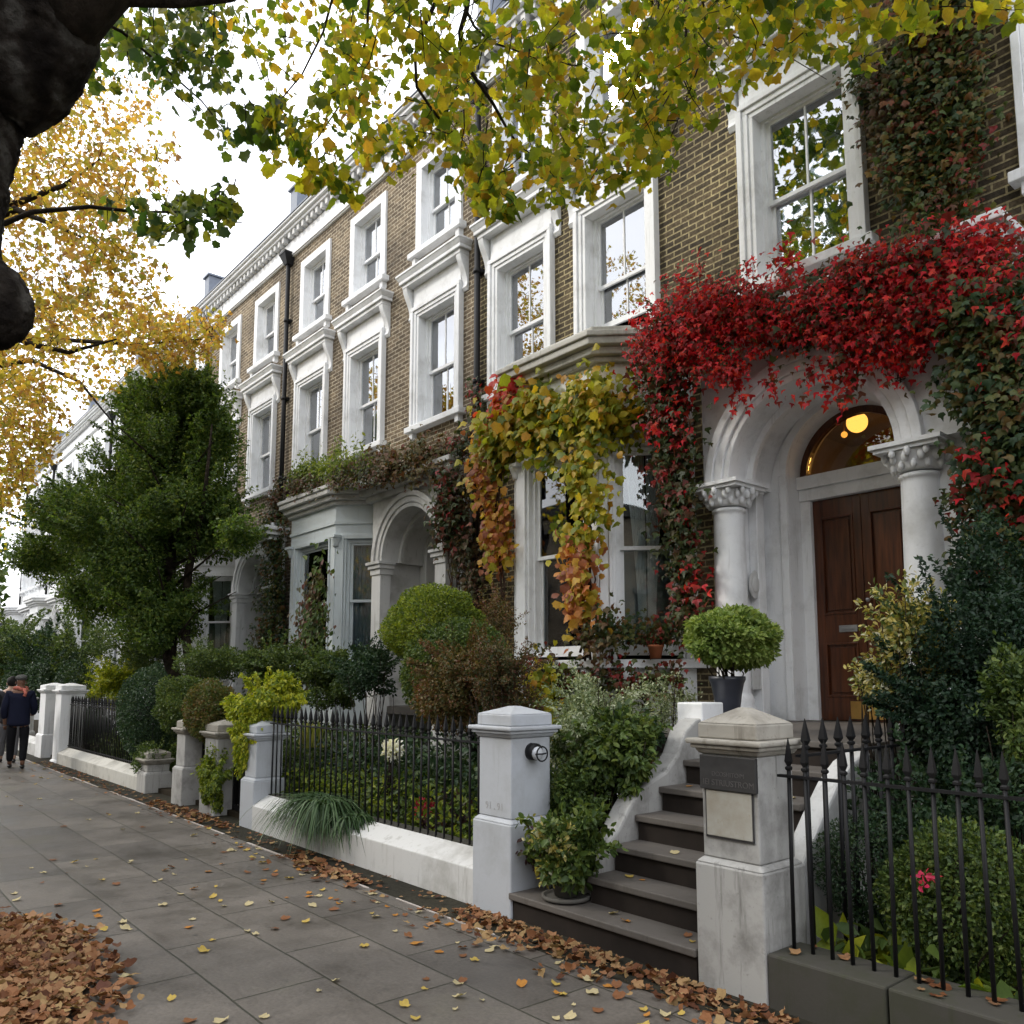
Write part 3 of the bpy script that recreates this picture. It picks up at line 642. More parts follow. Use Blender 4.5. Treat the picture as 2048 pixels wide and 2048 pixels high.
def portico(house_, xc, yf, ztop, mw, zs=3.72, zfloor=1.22, xl=1.14, xr=1.55, columns=True, r=0.80, door=True, yd=8.2):
    pt = empty('portico', (xc, yf, zfloor), house_)
    mb = MB()
    yb = YF + 0.36
    arch_plate(mb, xc, zs, r, xc - xl, xc + xr, ztop - 0.38, yf, yb)
    mb.box(xc - xl, xc - r - 0.10, yf + 0.16, yb, -0.1, zs - 0.001); mb.box(xc + r + 0.10, xc + xr, yf + 0.16, yb, -0.1, zs - 0.001)
    mb.build('wall', mw, pt)
    # inner reveal, narrower, with its own vault
    mb = MB(); ri = 0.66; zi = zs + .15
    arch_plate(mb, xc, zi, ri, xc - xl + .1, xc + xr - .1, ztop - 0.5, yb + 0.001, yd + 0.25)
    mb.box(xc - xl + .1, xc - ri, yb + 0.001, yd + 0.25, -0.1, zi - 0.001); mb.box(xc + ri, xc + xr - .1, yb + 0.001, yd + 0.25, -0.1, zi - 0.001)
    mb.build('inner_wall', mw, pt)
    mb = MB(); arch_ring(mb, xc, zi, ri + 0.001, ri + 0.09, yb - 0.03, yb + 0.0005); arch_ring(mb, xc, zs, r - .07, r - 0.001, yf + 0.30, yf + 0.36)
    mb.build('inner_moulding', mw, pt)
    mb = MB(); arch_ring(mb, xc, zs, r + 0.0, r + 0.07, yf - 0.03, yf + 0.10); arch_ring(mb, xc, zs, r + 0.0705, r + 0.17, yf - 0.055, yf + 0.02); arch_ring(mb, xc, zs, r + 0.1705, r + 0.26, yf - 0.085, yf + 0.02)
    mb.build('archivolt', mw, pt, 0.008)
    mb = MB(); mb.box(xc - xl - .08, xc + xr + .08, yf - 0.1, YF, ztop - 0.38, ztop - 0.28); mb.box(xc - xl - .16, xc + xr + .16, yf - 0.2, YF, ztop - 0.2795, ztop - 0.18); mb.box(xc - xl - .22, xc + xr + .22, yf - 0.26, YF, ztop - .1795, ztop - .10); mb.box(xc - xl - .05, xc + xr + .05, yf - 0.05, YF, ztop - .0995, ztop)
    mb.build('cornice', mw, pt, 0.01)
    for s in (-1, 1):
        cx_ = xc + s * (r + 0.13)
        if columns:
            c = MB(); hh = zs - zfloor - 0.30
            c.box(cx_ - .27, cx_ + .27, yf - .08, yf + .42, -0.1, zfloor + 0.05)
            c.lathe((cx_, yf + .15, zfloor + 0.05), [(q * .84, z_) for q, z_ in COLPROF + [(0.205, 1.0), (0.19, hh - 0.10), (0.19, hh - .06), (0.21, hh - .05), (0.21, hh - .02), (0.19, hh - .01)]], 28)
            c.build('column', mw, pt)
            k = MB(); zc = zs - 0.25
            k.lathe((cx_, yf + .15, zc), [(0.19, 0), (0.20, 0.03), (0.235, 0.10), (0.25, 0.15), (0.27, 0.17)], 24)
            for q in range(12):
                a = 2 * PI * q / 12
                for (rr, zz, s2) in ((0.215, 0.05, 0.030), (0.245, 0.115, 0.034), (0.285, 0.15, 0.03)):
                    k.ball((cx_ + rr * math.cos(a + (zz * 4)), yf + .15 + rr * math.sin(a + zz * 4), zc + zz), s2, 6, 5, (1, 1, 1.5))
            k.box(cx_ - .28, cx_ + .28, yf - .13, yf + .43, zc + 0.175, zc + 0.21); k.box(cx_ - .31, cx_ + .31, yf - .16, yf + .46, zc + 0.2105, zc + 0.249)
            k.build('capital', mw, pt)
        else:
            c = MB(); c.box(cx_ - .14, cx_ + .14, yf - .05, yf + .155, -0.1, zs - 0.22); c.box(cx_ - .17, cx_ + .17, yf - .08, yf + .155, -0.1, 0.3 + zfloor); c.build('pilaster', mw, pt, .006)
            k = MB(); k.box(cx_ - .16, cx_ + .16, yf - .07, yf + .2, zs - .2195, zs - .12); k.box(cx_ - .19, cx_ + .19, yf - .10, yf + .2, zs - .1195, zs - .05); k.box(cx_ - .22, cx_ + .22, yf - .13, yf + .2, zs - .0495, zs - .001); k.build('capital', mw, pt, .006)
    # flank pilaster seen past the column
    for a_, b_ in ((xc - ri - .09, xc - ri - .001), (xc + ri + .001, xc + ri + .09)):
        mb = MB(); mb.box(a_, b_, yb - .03, yb + .0005, zfloor, zi - .001); mb.build('inner_pilaster', mw, pt, .008)
    for s in (-1, 1):
        if columns: a_, b_ = sorted((xc + s * (r + .0995), xc + s * (r - .01))); mb = MB(); mb.box(a_, b_, yf + .46, yf + .60, zfloor, zs - .06); mb.box(a_, b_, yf + .44, yf + .62, zs - .0595, zs - .002); mb.build('reveal_pilaster', mw, pt, .01)
    mb = MB(); mb.box(xc - r - .15, xc + r + .15, yf + 0.1, yd + 0.3, zfloor - 0.12, zfloor); mb.build('floor', M['step'], pt)
    if door:
        fd = empty('front_door', (xc, yd, zfloor), house_)
        zt = 3.60; dw = 0.54
        mb = MB(); mb.box(xc - ri, xc - dw, yd, yd + .1, zfloor, zt); mb.box(xc + dw, xc + ri, yd, yd + .1, zfloor, zt); mb.box(xc - ri, xc + ri, yd - .02, yd + .12, zt + .0005, zt + .13); mb.box(xc - ri, xc + ri, yd - .06, yd + .12, zt + .1305, zi)
        mb.build('door_frame', mw, fd, 0.005)
        for s in (-1, 1):
            d = MB(); a, b = sorted((xc + s * 0.004, xc + s * (dw - .003)))
            y = yd + .05
            d.box(a, b, y + .02, y + .06, zfloor + .01, zt - .005)
            st = 0.085
            # raised stiles and rails round the sunk panels
            d.box(a, a + st, y, y + .0195, zfloor + .01, zt - .005); d.box(b - st, b, y, y + .0195, zfloor + .01, zt - .005)
            for z0, z1 in ((zfloor + .01, zfloor + .25), (zfloor + .82, zfloor + 1.12), (zt - .20, zt - .005)): d.box(a + st + .0005, b - st - .0005, y, y + .0195, z0, z1)
            d.build('door_leaf', M['wood'], fd, 0.003)
            p = MB()
            for z0, z1 in ((zfloor + .25, zfloor + .82), (zfloor + 1.12, zt - .20)):
                p.box(a + st + .0005, a + st + .02, y - .012, y + .0195, z0, z1); p.box(b - st - .02, b - st - .0005, y - .012, y + .0195, z0, z1)
                p.box(a + st + .0205, b - st - .0205, y - .012, y + .0195, z0, z0 + .022); p.box(a + st + .0205, b - st - .0205, y - .012, y + .0195, z1 - .022, z1)
                p.box(a + st + .05, b - st - .05, y + .005, y + .0195, z0 + .05, z1 - .05)
            p.build('door_panel', M['wood'], fd, 0.003)
            k = MB(); k.ball((xc + s * .05, y - .04, zfloor + 1.25), .024, 10, 6); k.lathe((xc + s * .05, y - .02, zfloor + 1.24), [(.01, 0), (.01, .02)], 8); k.build('knob', M['chrome'], fd)
        k = MB(); k.box(xc - .29, xc - .09, yd + .036, yd + .049, zfloor + .93, zfloor + 1.0); k.box(xc - .26, xc - .12, yd + .028, yd + .0355, zfloor + .95, zfloor + .98)
        k.build('letterbox', M['chrome'], fd, .004)
        k = MB(); k.box(xc - .20, xc + .30, yd + .036, yd + .049, zfloor + .03, zfloor + .21); k.build('kick_plate', M['brass'], fd)
        fl = empty('fanlight', (xc, yd, zs), house_)
        mb = MB(); arch_ring(mb, xc, zi + .0, ri - .075, ri - .001, yd + .02, yd + .1); mb.build('frame', M['wood'], fl)
        mb = MB(); n = 24; rr = ri - .075
        mb.xzprism([(xc + rr * math.cos(PI * i / n), zi + rr * math.sin(PI * i / n)) for i in range(n + 1)], yd + .06, yd + .064); mb.build('glass', M['glass_fan'], fl)
    return pt
def offset_poly(pts, o):
    """outward offset of an open canted outline whose ends run back into the wall"""
    out = []; n = len(pts); nr = []
    for i in range(n - 1):
        dx, dy = pts[i + 1][0] - pts[i][0], pts[i + 1][1] - pts[i][1]; l = math.hypot(dx, dy); nr.append((dy / l, -dx / l))
    for i in range(n):
        if i == 0: nx, ny = nr[0]; k = 1
        elif i == n - 1: nx, ny = nr[-1]; k = 1
        else:
            nx, ny = nr[i - 1][0] + nr[i][0], nr[i - 1][1] + nr[i][1]; l2 = nx * nx + ny * ny; k = 2 / l2
        out.append((pts[i][0] + nx * k * o, pts[i][1] + ny * k * o))
    # keep the ends at the wall
    a, b = out[0], out[-1]; out[0] = (a[0] - 0.0, YF + .02) if o == 0 else (pts[0][0] - o * 1.41, YF + .02); out[-1] = (pts[-1][0] + o * 1.41, YF + .02)
    return out
def bay(house_, xl, xr, yf, run, mw, ztop, glass='glass_low', drape='drape', z0=1.93, z1=4.40, sillz=1.88, cornmat=None, roof=True):
    bw = empty('bay_window', ((xl + xr) / 2, yf, sillz), house_)
    out = [(xl - run, YF), (xl, yf), (xr, yf), (xr + run, YF)]
    def pr(mb, o, za, zb): q = offset_poly(out, o); mb.prism(q, za, zb)
    mb = MB(); pr(mb, -0.03, -0.1, sillz - 0.105); mb.build('base_wall', mw, bw)
    mb = MB(); pr(mb, 0.10, sillz - 0.10, sillz); mb.build('sill', mw, bw, 0.01)
    for i in range(1, 3):
        a, b = out[i], out[i + 1]; l = math.hypot(b[0] - a[0], b[1] - a[1]); d = ((b[0] - a[0]) / l, (b[1] - a[1]) / l)
        k = 2 if i != 1 else 4
        for j in range(k): s = l * (j + .5) / k; mb = MB(); mb.lbox(a, d, s - .045, s + .045, -.04, .08, sillz - .26, sillz - .101); mb.build('sill_bracket', mw, bw, .008)
    mb = MB(); pr(mb, 0.0, z1 + .02, ztop - .42); pr(mb, 0.03, z1 + .24, z1 + .29); mb.build('entablature', mw, bw)
    mb = MB(); pr(mb, 0.07, ztop - .42, ztop - .35); pr(mb, 0.15, ztop - .3495, ztop - .26); pr(mb, 0.23, ztop - .2595, ztop - .17); pr(mb, 0.26, ztop - .1695, ztop - .10); pr(mb, 0.12, ztop - .0995, ztop)
    mb.build('cornice', cornmat or mw, bw, 0.012)
    for i in range(3):
        a, b = out[i], out[i + 1]; l = math.hypot(b[0] - a[0], b[1] - a[1]); d = ((b[0] - a[0]) / l, (b[1] - a[1]) / l)
        c = ((a[0] + b[0]) / 2, (a[1] + b[1]) / 2)
        pw = 0.17 if i == 1 else 0.12
        w = l - 2 * pw - .16
        f = empty('bay_sash_window', (c[0], c[1], sillz), house_)
        pl = MB(); pl.lbox(a, d, 0.012, pw, -.12, 0.0, sillz + .001, z1 + .02); pl.lbox(a, d, l - pw, l - .012, -.12, 0.0, sillz + .001, z1 + .02)
        pl.lbox(a, d, pw + .0005, pw + .04, -.12, .025, sillz + .001, z1 + .06); pl.lbox(a, d, l - pw - .04, l - pw - .0005, -.12, .025, sillz + .001, z1 + .06); pl.lbox(a, d, pw + .0405, l - pw - .0405, -.12, .025, z1 - .02, z1 + .06)
        pl.lbox(a, d, pw + .0405, pw + .08, -.2, -.01, sillz + .001, z1 - .021); pl.lbox(a, d, l - pw - .08, l - pw - .0405, -.2, -.01, sillz + .001, z1 - .021)
        pl.build('architrave', mw, f, .006)
        sash_parts(f, c, d, w, z0, z1 - .03 - z0, 0.09, mw, 0, glass, meet=0.5)
        n_ = (d[1], -d[0]); yb = 0.235
        cm = MB(); 
        for s in (-1, 1):
            n = 40; rows = 10; vs = []
            for j in range(rows + 1):
                tz = j / rows
                for q in range(n + 1):
                    t = q / n
                    if drape == 'drape_blue': u = s * (w / 2 * 1.35 - w * .5 * 1.35 * t)
                    else: u = s * (0.008 + (0.11 + .24 * tz ** 1.6) * w * t)
                    dd = -yb - .02 * math.sin(2 * PI * 7 * t)
                    vs.append((c[0] + d[0] * u + n_[0] * dd, c[1] + d[1] * u + n_[1] * dd, z0 + .02 + (z1 - z0 - .04) * tz))
            cm.add(vs, [(j * (n + 1) + q, j * (n + 1) + q + 1, (j + 1) * (n + 1) + q + 1, (j + 1) * (n + 1) + q) for j in range(rows) for q in range(n)], True)
        cm.build('curtain', M[drape], f)
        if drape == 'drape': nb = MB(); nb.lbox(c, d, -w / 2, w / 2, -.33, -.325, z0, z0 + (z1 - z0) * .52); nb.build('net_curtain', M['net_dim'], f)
    for X, Y_ in (out[1], out[2]):
        mb = MB()
        mb.lathe((X, Y_ + .02, z1 - .16), [(.05, 0), (.06, .06), (.085, .12), (.10, .16)], 10); mb.box(X - .11, X + .11, Y_ - .08, Y_ + .12, z1, z1 + .04)
        mb.build('capital', mw, bw)
    return bw
def pipe_mb(x, z0, z1, hopper=True, kink=True):
    mb = MB(); mb.tube([(x, YF - .09, z0), (x, YF - .09, z1)], .05, 12)
    z = z0 + .4
    while z < z1: mb.lathe((x, YF - .09, z), [(.05, 0), (.066, .005), (.066, .07), (.05, .075)], 12); mb.box(x - .09, x + .09, YF - .06, YF + .01, z + .01, z + .06); z += 1.8
    if hopper: mb.taper(x - .07, x + .07, YF - .16, YF - .01, z1, x - .14, x + .14, YF - .25, YF, z1 + .22); mb.box(x - .15, x + .15, YF - .26, YF, z1 + .2205, z1 + .27)
    return mb
def dentils(mb, x0, x1, z, y, step=0.22):
    x = x0 + step / 2
    while x < x1: mb.box(x - .05, x + .05, y, YF - .06, z, z + .13); x += step
ZC = 11.12
def house(name, label, x0, x1, wins, wallmat, trim, holes, frieze=True, pipe=None, hoods=True, group='terraced houses in the row', chimney=False):
    h = thing(name, label, 'house', ((x0 + x1) / 2, YF, 0), group)
    hs = []
    for (cx, opt) in wins:
        w = 1.04
        if opt.get('mid', True): hs.append((cx - w / 2 - .03, cx + w / 2 + .03, 5.94, 7.95))
        if opt.get('top', True): hs.append((cx - .53, cx + .53, 9.09, 10.69))
    hs += holes
    mb = MB(); wall_holes(mb, x0, x1, -0.1, ZC, YF, YF + .33, hs); mb.build('wall', wallmat, h)
    mb = MB(); mb.box(x0, x1, YF + 4.5, YF + 4.7, -0.1, ZC); mb.box(x0 + .002, x0 + .12, YF + .331, YF + 4.5, -0.1, ZC); mb.box(x1 - .12, x1 - .002, YF + .331, YF + 4.5, -0.1, ZC)
    for z in (5.2, 8.6, ZC): mb.box(x0 + .13, x1 - .13, YF + .34, YF + 4.49, z, z + .1)
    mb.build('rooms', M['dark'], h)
    mb = MB(); mb.box(x0, x1, YF + .2, YF + 5, ZC + 1.0, ZC + 1.04); mb.build('roof', M['slate'], h)
    mb = MB(); mb.box(x0, x1, YF - .05, YF + .33, ZC + .001, ZC + .40); mb.box(x0, x1, YF - .08, YF + .1, ZC + .03, ZC + .07)
    mb.build('frieze', trim, h)
    mb = MB(); dentils(mb, x0, x1, ZC + .4005, YF - .17); tag(mb.build('dentils', M['white_old'], h), kind='stuff')
    mb = MB(); mb.box(x0, x1, YF - .2, YF + .33, ZC + .531, ZC + .60); mb.box(x0, x1, YF - .27, YF + .33, ZC + .6005, ZC + .67); mb.box(x0, x1, YF - .32, YF + .33, ZC + .6705, ZC + .71)
    mb.build('cornice', trim, h, .008)
    mb = MB(); mb.box(x0, x1, YF + .0, YF + .33, ZC + .7105, ZC + 1.1); mb.build('parapet', trim, h)
    mb = MB(); mb.box(x0, x1, YF - .03, YF + .36, ZC + 1.1005, ZC + 1.15); mb.box(x0, x1, YF - .34, YF - .20, ZC + .712, ZC + .735); mb.build('coping', M['lead'], h)
    mb = MB(); mb.box(x0 + .02, x0 + .36, YF - .12, YF + 4, ZC + .74, ZC + 1.55); mb.box(x0 - .03, x0 + .41, YF - .17, YF + 4, ZC + 1.551, ZC + 1.6); mb.build('party_wall', M['lead'], h)
    for (cx, opt) in wins:
        if opt.get('mid', True): window(h, cx, 5.97, 1.04, 1.95, 'hood' if hoods else 'plain', trim, wallmat, opt.get('cur', 'net'), opt.get('bars', 1), opt.get('open', 0))
        if opt.get('top', True): window(h, cx, 9.12, 1.0, 1.54, 'plain', trim, wallmat, opt.get('cur2', 'net'), 1)
    if pipe is not None: pipe_mb(pipe[0], pipe[1], pipe[2]).build('drainpipe', M['iron'], h)
    return h
PC1, PC2, PC3 = -4.08, -10.98, -17.45
door_hole = lambda c: (c - 1.0, c + 1.0, -0.1, 5.0)
bay_hole = lambda a, b: (a - .45, b + .45, 1.7, 4.5)
h1 = house('brick_terraced_house', 'yellow brick terraced house with red creeper over its arched porch and mahogany double door', -9.72, -2.95,
     [(-4.23, dict(cur=None)), (-6.85, dict(open=0.32, cur=None)), (-8.73, dict(cur='sides'))], M['brick'], M['white'],
     [door_hole(PC1), bay_hole(-7.95, -6.45)], pipe=(-9.70, 0.4, 10.9))
portico(h1, PC1, 7.2, 5.50, M['white'], xr=1.70, xl=1.2, r=.87)
bay(h1, -7.95, -6.48, 6.8, 0.8, M['white'], 5.78, cornmat=M['stone_grime'])
# porch fittings
mb = MB(); mb.ball((PC1 - .885, 7.62, 2.66), .14, 20, 8, (.10, .8, 1.1)); mb.ball((PC1 - .875, 7.62, 2.66), .085, 16, 8, (.25, .8, 1.1)); mb.build('entry_medallion', M['white_old'], h1)
mb = MB(); mb.box(PC1 - .8995, PC1 - .872, 7.50, 7.76, 1.55, 2.28); mb.box(PC1 - .8995, PC1 - .86, 7.47, 7.79, 2.2805, 2.36); pn = mb.build('entry_panel', M['white_old'], h1, .004)
text('NCI)', .075, (PC1 - .870, 7.63, 2.18), (R(90), 0, R(90)), M['letter'], pn)
ld = bpy.data.lights.new('hall_light', 'POINT'); ld.energy = 8; ld.color = (1, .62, .25); ld.shadow_soft_size = .12; lo = bpy.data.objects.new('hall_light', ld); COL.objects.link(lo); lo.location = (PC1 + .25, 9.6, 4.0)
hl = MB(); hl.box(PC1 - 1.5, PC1 + 1.3, 10.9, 11.0, 1.2, 5); hl.box(PC1 - 1.5, PC1 - 1.4, 8.5, 10.9, 1.2, 5); hl.box(PC1 + 1.2, PC1 + 1.3, 8.5, 10.9, 1.2, 5); hl.box(PC1 - 1.4, PC1 + 1.2, 8.5, 10.9, 4.9, 5.0); hl.build('hall', M['hall'], h1)
gp = at(1617, 797, 8.75)
t = thing('pendant_lamp', 'lit round globe lamp hanging in the hall behind the fanlight', 'lamp', gp)
mb = MB(); mb.ball(gp, .115, 20, 12); mb.build('globe', M['globe'], t)
mb = MB(); mb.tube([gp + [0, 0, .10], (gp[0], gp[1], 4.88)], .008, 6); mb.build('rod', M['brass'], t)
gp = at(1593, 820, 9.3)
t = thing('pendant_lamp', 'small lit bulb glowing below left of the globe lamp', 'lamp', gp)
mb = MB(); mb.ball(gp, .038, 12, 8); mb.build('bulb', M['bulb'], t)
mb = MB(); mb.tube([gp + [0, 0, .03], (gp[0], gp[1], 4.88)], .006, 6); mb.build('rod', M['brass'], t)

h2 = house('brick_terraced_house', 'brick house with pale blue grey bay and planted porch roof, between two black drainpipes', -16.62, -9.725,
     [(-10.88, dict(cur='sides')), (-13.25, dict()), (-15.45, dict())], M['brick2'], M['white'],
     [door_hole(PC2), bay_hole(-14.5, -12.75)], pipe=(-16.66, 3.8, 10.95))
portico(h2, PC2, 7.15, 5.05, M['white_old'], columns=False, xr=1.2, zs=3.62, door=True)
bay(h2, -14.55, -12.80, 6.8, 0.8, M['bay_blue'], 5.12, glass='glass_low', drape='drape_blue', z0=1.9, z1=4.12, cornmat=M['white_old'])
h3 = house('brick_terraced_house', 'yellow brick terraced house partly behind the dark evergreen tree, left of the second drainpipe', -22.0, -16.625,
     [(-17.92, dict(cur='sides', cur2='net')), (-20.15, dict())], M['brick2'], M['white'],
     [door_hole(PC3), bay_hole(-20.9, -19.6)], pipe=(-21.6, 0.2, 10.9))
portico(h3, PC3, 7.3, 5.0, M['white'], columns=False, xr=.9, xl=1.1, zs=3.62, door=True)
bay(h3, -21.0, -19.7, 6.8, 0.8, M['white'], 5.1, z0=1.9, z1=4.12)
h0 = house('brick_terraced_house', 'dark brick house covered in ivy at the right edge of the photo', -2.945, 4.5,
     [(-1.47, dict(cur=None)), (1.3, dict())], M['brick'], M['white'], [], pipe=None)
xs = [(-28.4, -22.003), (-34.6, -28.403), (-40.6, -34.603), (-46.6, -40.603)]
labs = ['white stucco terraced house directly behind the evergreen tree', 'white stucco house with a hopper headed drainpipe seen above the evergreen tree', 'white stucco house second from the far end of the row', 'white stucco house at the far left end of the row']
for i, (a, b) in enumerate(xs):
    w = (b - a) / 3
    hh = house('stucco_terraced_house', labs[i], a, b, [(a + w * (k + .5), dict()) for k in range(3)], M['stucco'], M['stucco'], [bay_hole(a + 1.1, a + 2.6)], pipe=(a + .3 if i != 1 else -31.0, .3, 10.9))
    bay(hh, a + 1.05, a + 2.65, 6.8, 0.8, M['stucco'], 5.1, z0=1.9, z1=4.12)
    portico(hh, b - 1.5, 7.2, 5.0, M['stucco'], columns=False, xr=1.1, xl=1.1, zs=3.62, door=False)
# building closing the street
def far_building():
    h = thing('arched_building', 'low grey building with dark arches far away at the left edge', 'building', (-62, 12, 0))
    mb = MB(); mb.box(-70, -58, 9, 22, -.1, 5.2); mb.build('wall', M['lead'], h)
    mb = MB(); mb.box(-70.3, -57.7, 8.7, 22.3, 5.2, 5.6); mb.build('cornice', M['white_old'], h)
    for i in range(4):
        y = 10 + i * 2.8; mb = MB(); mb.yzprism([(y - .9, 0), (y + .9, 0), (y + .9, 1.6)] + [(y + .9 * math.cos(PI * k / 8), 1.6 + .9 * math.sin(PI * k / 8)) for k in range(1, 8)] + [(y - .9, 1.6)], -57.99, -57.95); mb.build('archway', M['dark'], h)
        y = 9.6 + i * 2.8; mb = MB(); mb.box(-58, -57.93, y, y + 1, 3.2, 4.5); mb.build('window', M['glass'], h)
far_building()
def across_road():  # unseen terrace, added to block low sky and darken the ground level
    h = thing('added_terrace', 'brick terrace added across the road to block low sky, seen only in reflections', 'house', (-10, -17, 0))
    hs = []; x = -58.0
    while x < 40:
        for z in (1.6, 4.9, 7.9): hs.append((x, x + 1.1, z, z + 1.8))
        x += 2.4
    mb = MB(); wall_holes(mb, -60, 40, -.1, 10.6, -17.0, -16.7, hs); mb.build('wall', M['brick2'], h)
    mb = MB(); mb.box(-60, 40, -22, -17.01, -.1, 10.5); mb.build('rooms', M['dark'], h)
    mb = MB(); mb.box(-60, 40, -17, -16.4, 10.61, 11.2); mb.build('cornice', M['kerb'], h)
    mb = MB()
    for a in hs: mb.box(a[0] - .12, a[1] + .12, -16.69, -16.6, a[3] + .01, a[3] + .25); mb.box(a[0] - .12, a[1] + .12, -16.69, -16.55, a[2] - .12, a[2] - .01)
    tag(mb.build('window_trim', M['clay'], h), kind='stuff')
across_road()
# ------------------------------------------------------------------ gate piers
def pier(label, x0, x1, y0, y1, h, mk, group='white gate piers along the pavement', plinth=0.62, capstyle='flat', plain=False):
    cx, cy = (x0 + x1) / 2, (y0 + y1) / 2
    t = thing('gate_pier', label, 'pier', (cx, cy, 0), group)
    mb = MB(); mb.box(x0, x1, y0, y1, plinth + .001, h - .22); mb.build('shaft', mk, t, .008)
    mb = MB(); p = .035; mb.box(x0 - p, x1 + p, y0 - p, y1 + p, -.02, plinth - .03); mb.taper(x0 - p, x1 + p, y0 - p, y1 + p, plinth - .0295, x0 - .002, x1 + .002, y0 - .002, y1 + .002, plinth); mb.build('plinth', mk, t, .012)
    mb = MB(); z = h - .22
    mb.taper(x0 - .01, x1 + .01, y0 - .01, y1 + .01, z + .0005, x0 - .03, x1 + .03, y0 - .03, y1 + .03, z + .03)
    mb.box(x0 - .045, x1 + .045, y0 - .045, y1 + .045, z + .0305, z + .055); mb.box(x0 - .065, x1 + .065, y0 - .065, y1 + .065, z + .0555, z + .085)
    mb.box(x0 - .012, x1 + .012, y0 - .012, y1 + .012, z + .0855, z + .17)
    q = 0.10 if capstyle == 'flat' else .12
    mb.taper(x0 - .012, x1 + .012, y0 - .012, y1 + .012, z + .1705, cx - .03, cx + .03, cy - .03, cy + .03, z + .17 + (.055 if capstyle == 'flat' else .085))
    mb.build('cap', M['cap_stone'] if mk is M['pier_old'] else mk, t, .010)
    return t
p2 = pier('clean white gate pier with a small round lamp on its side, by the steps', -4.93, -4.56, 3.86, 4.24, 1.45, M['pier'], plinth=.66)
mb = MB(); mb.tube([(-4.56, 4.05, 1.13), (-4.50, 4.05, 1.13)], .062, 16); mb.build('bulkhead_lamp', M['iron'], p2)
mb = MB(); mb.ball((-4.49, 4.05, 1.12), .05, 16, 8, (.6, 1, 1)); mb.build('lamp_lens', M['lens'], p2)
mb = MB()
mb.tube([(-4.44, 4.05 + .052 * math.cos(a), 1.12 + .052 * math.sin(a)) for a in np.linspace(0, 2 * PI, 17)], .006, 6); mb.tube([(-4.455, 4.0, 1.12), (-4.435, 4.05, 1.12), (-4.455, 4.10, 1.12)], .006, 6); mb.build('lamp_guard', M['iron'], p2)
text('91 . 91', .075, (-4.75, 3.8585, .735), (R(90), 0, 0), M['carved'], p2, ext=.0006)
p3 = pier('weathered white gate pier carrying a dark name plaque, right of the stone steps', -2.90, -2.54, 3.86, 4.20, 1.46, M['pier_old'], plinth=.68, capstyle='domed')
mb = MB(); mb.box(-2.895, -2.535, 3.835, 3.858, 1.05, 1.235); pl = mb.build('name_plaque', M['plaque'], p3, .004)
text('DCOSHITOIM', .034, (-2.71, 3.834, 1.135), (R(90), 0, 0), M['letter'], pl, ext=.0008)
text('IEI STRIUSTROM', .046, (-2.71, 3.834, 1.088), (R(90), 0, 0), M['letter'], pl, ext=.0008)
mb = MB(); mb.box(-2.865, -2.575, 3.848, 3.8585, .80, 1.045); mb.build('blank_panel', M['cream'], p3, .002)
mb = MB(); mb.box(-2.872, -2.866, 3.850, 3.8595, .795, 1.045); mb.box(-2.574, -2.568, 3.850, 3.8595, .795, 1.045); mb.box(-2.872, -2.568, 3.850, 3.8595, .788, .7945); mb.build('panel_groove', M['plaque'], p3)
pier('narrow white pier at the left end of the near railing under lime green foliage', -9.33, -9.03, 3.88, 4.2, 1.18, M['pier'], plinth=.55)
pier('cracked white gate pier with ivy down its side, beside the dark gateway', -10.62, -10.20, 3.88, 4.25, 1.14, M['pier_old'], plinth=.45)
pier('white gate pier with a grey stone upper half under a dark clipped bush', -11.62, -11.30, 3.86, 4.2, 1.14, M['pier_old'], plinth=.5)
pier('small rendered end pier of the far railing, under the overhanging bush', -13.18, -12.85, 3.86, 4.18, .62, M['pier_old'], plinth=.3)
pier('bright white pier nearest the far railing, right of the distant pair', -19.1, -18.6, 3.86, 4.3, 1.58, M['white'], plinth=.05)
pier('bright white pier of the distant pair, left one beside the walkers', -20.6, -20.05, 3.86, 4.3, 1.58, M['white'], plinth=.5)
pier('greyish white pier far along, just behind the walkers', -23.9, -23.5, 3.9, 4.3, 1.35, M['white_old'], plinth=.4)
pier('greyish white pier furthest along the pavement', -26.4, -26.0, 3.9, 4.3, 1.3, M['white_old'], plinth=.4)
# gates in the dark gateways
def gate(label, x0, x1, h=1.15):
    t = thing('iron_gate', label, 'gate', ((x0 + x1) / 2, 4.1, 0), 'dark gates between the piers')
    mb = MB(); mb.box(x0, x1, 4.08, 4.10, .06, .12); mb.box(x0, x1, 4.08, 4.10, h - .12, h - .06); mb.box(x0, x0 + .03, 4.075, 4.105, .04, h); mb.box(x1 - .03, x1, 4.075, 4.105, .04, h); mb.build('frame', M['iron'], t)
    x = x0 + .1
    while x < x1 - .05: mb = MB(); mb.tube([(x, 4.09, .121), (x, 4.09, h - .121)], .009, 6); mb.build('bar', M['iron'], t); x += .11
    mb = MB(); mb.box(x0 + .031, x1 - .031, 4.102, 4.106, .13, h - .13); mb.build('sheet', M['iron'], t)
gate('dark closed gate between the two old piers', -11.26, -10.66)
gate('dark closed gate under the lime green foliage', -10.16, -9.37)
gate('narrow gate between the distant bright white piers', -20.0, -19.15, 1.1)

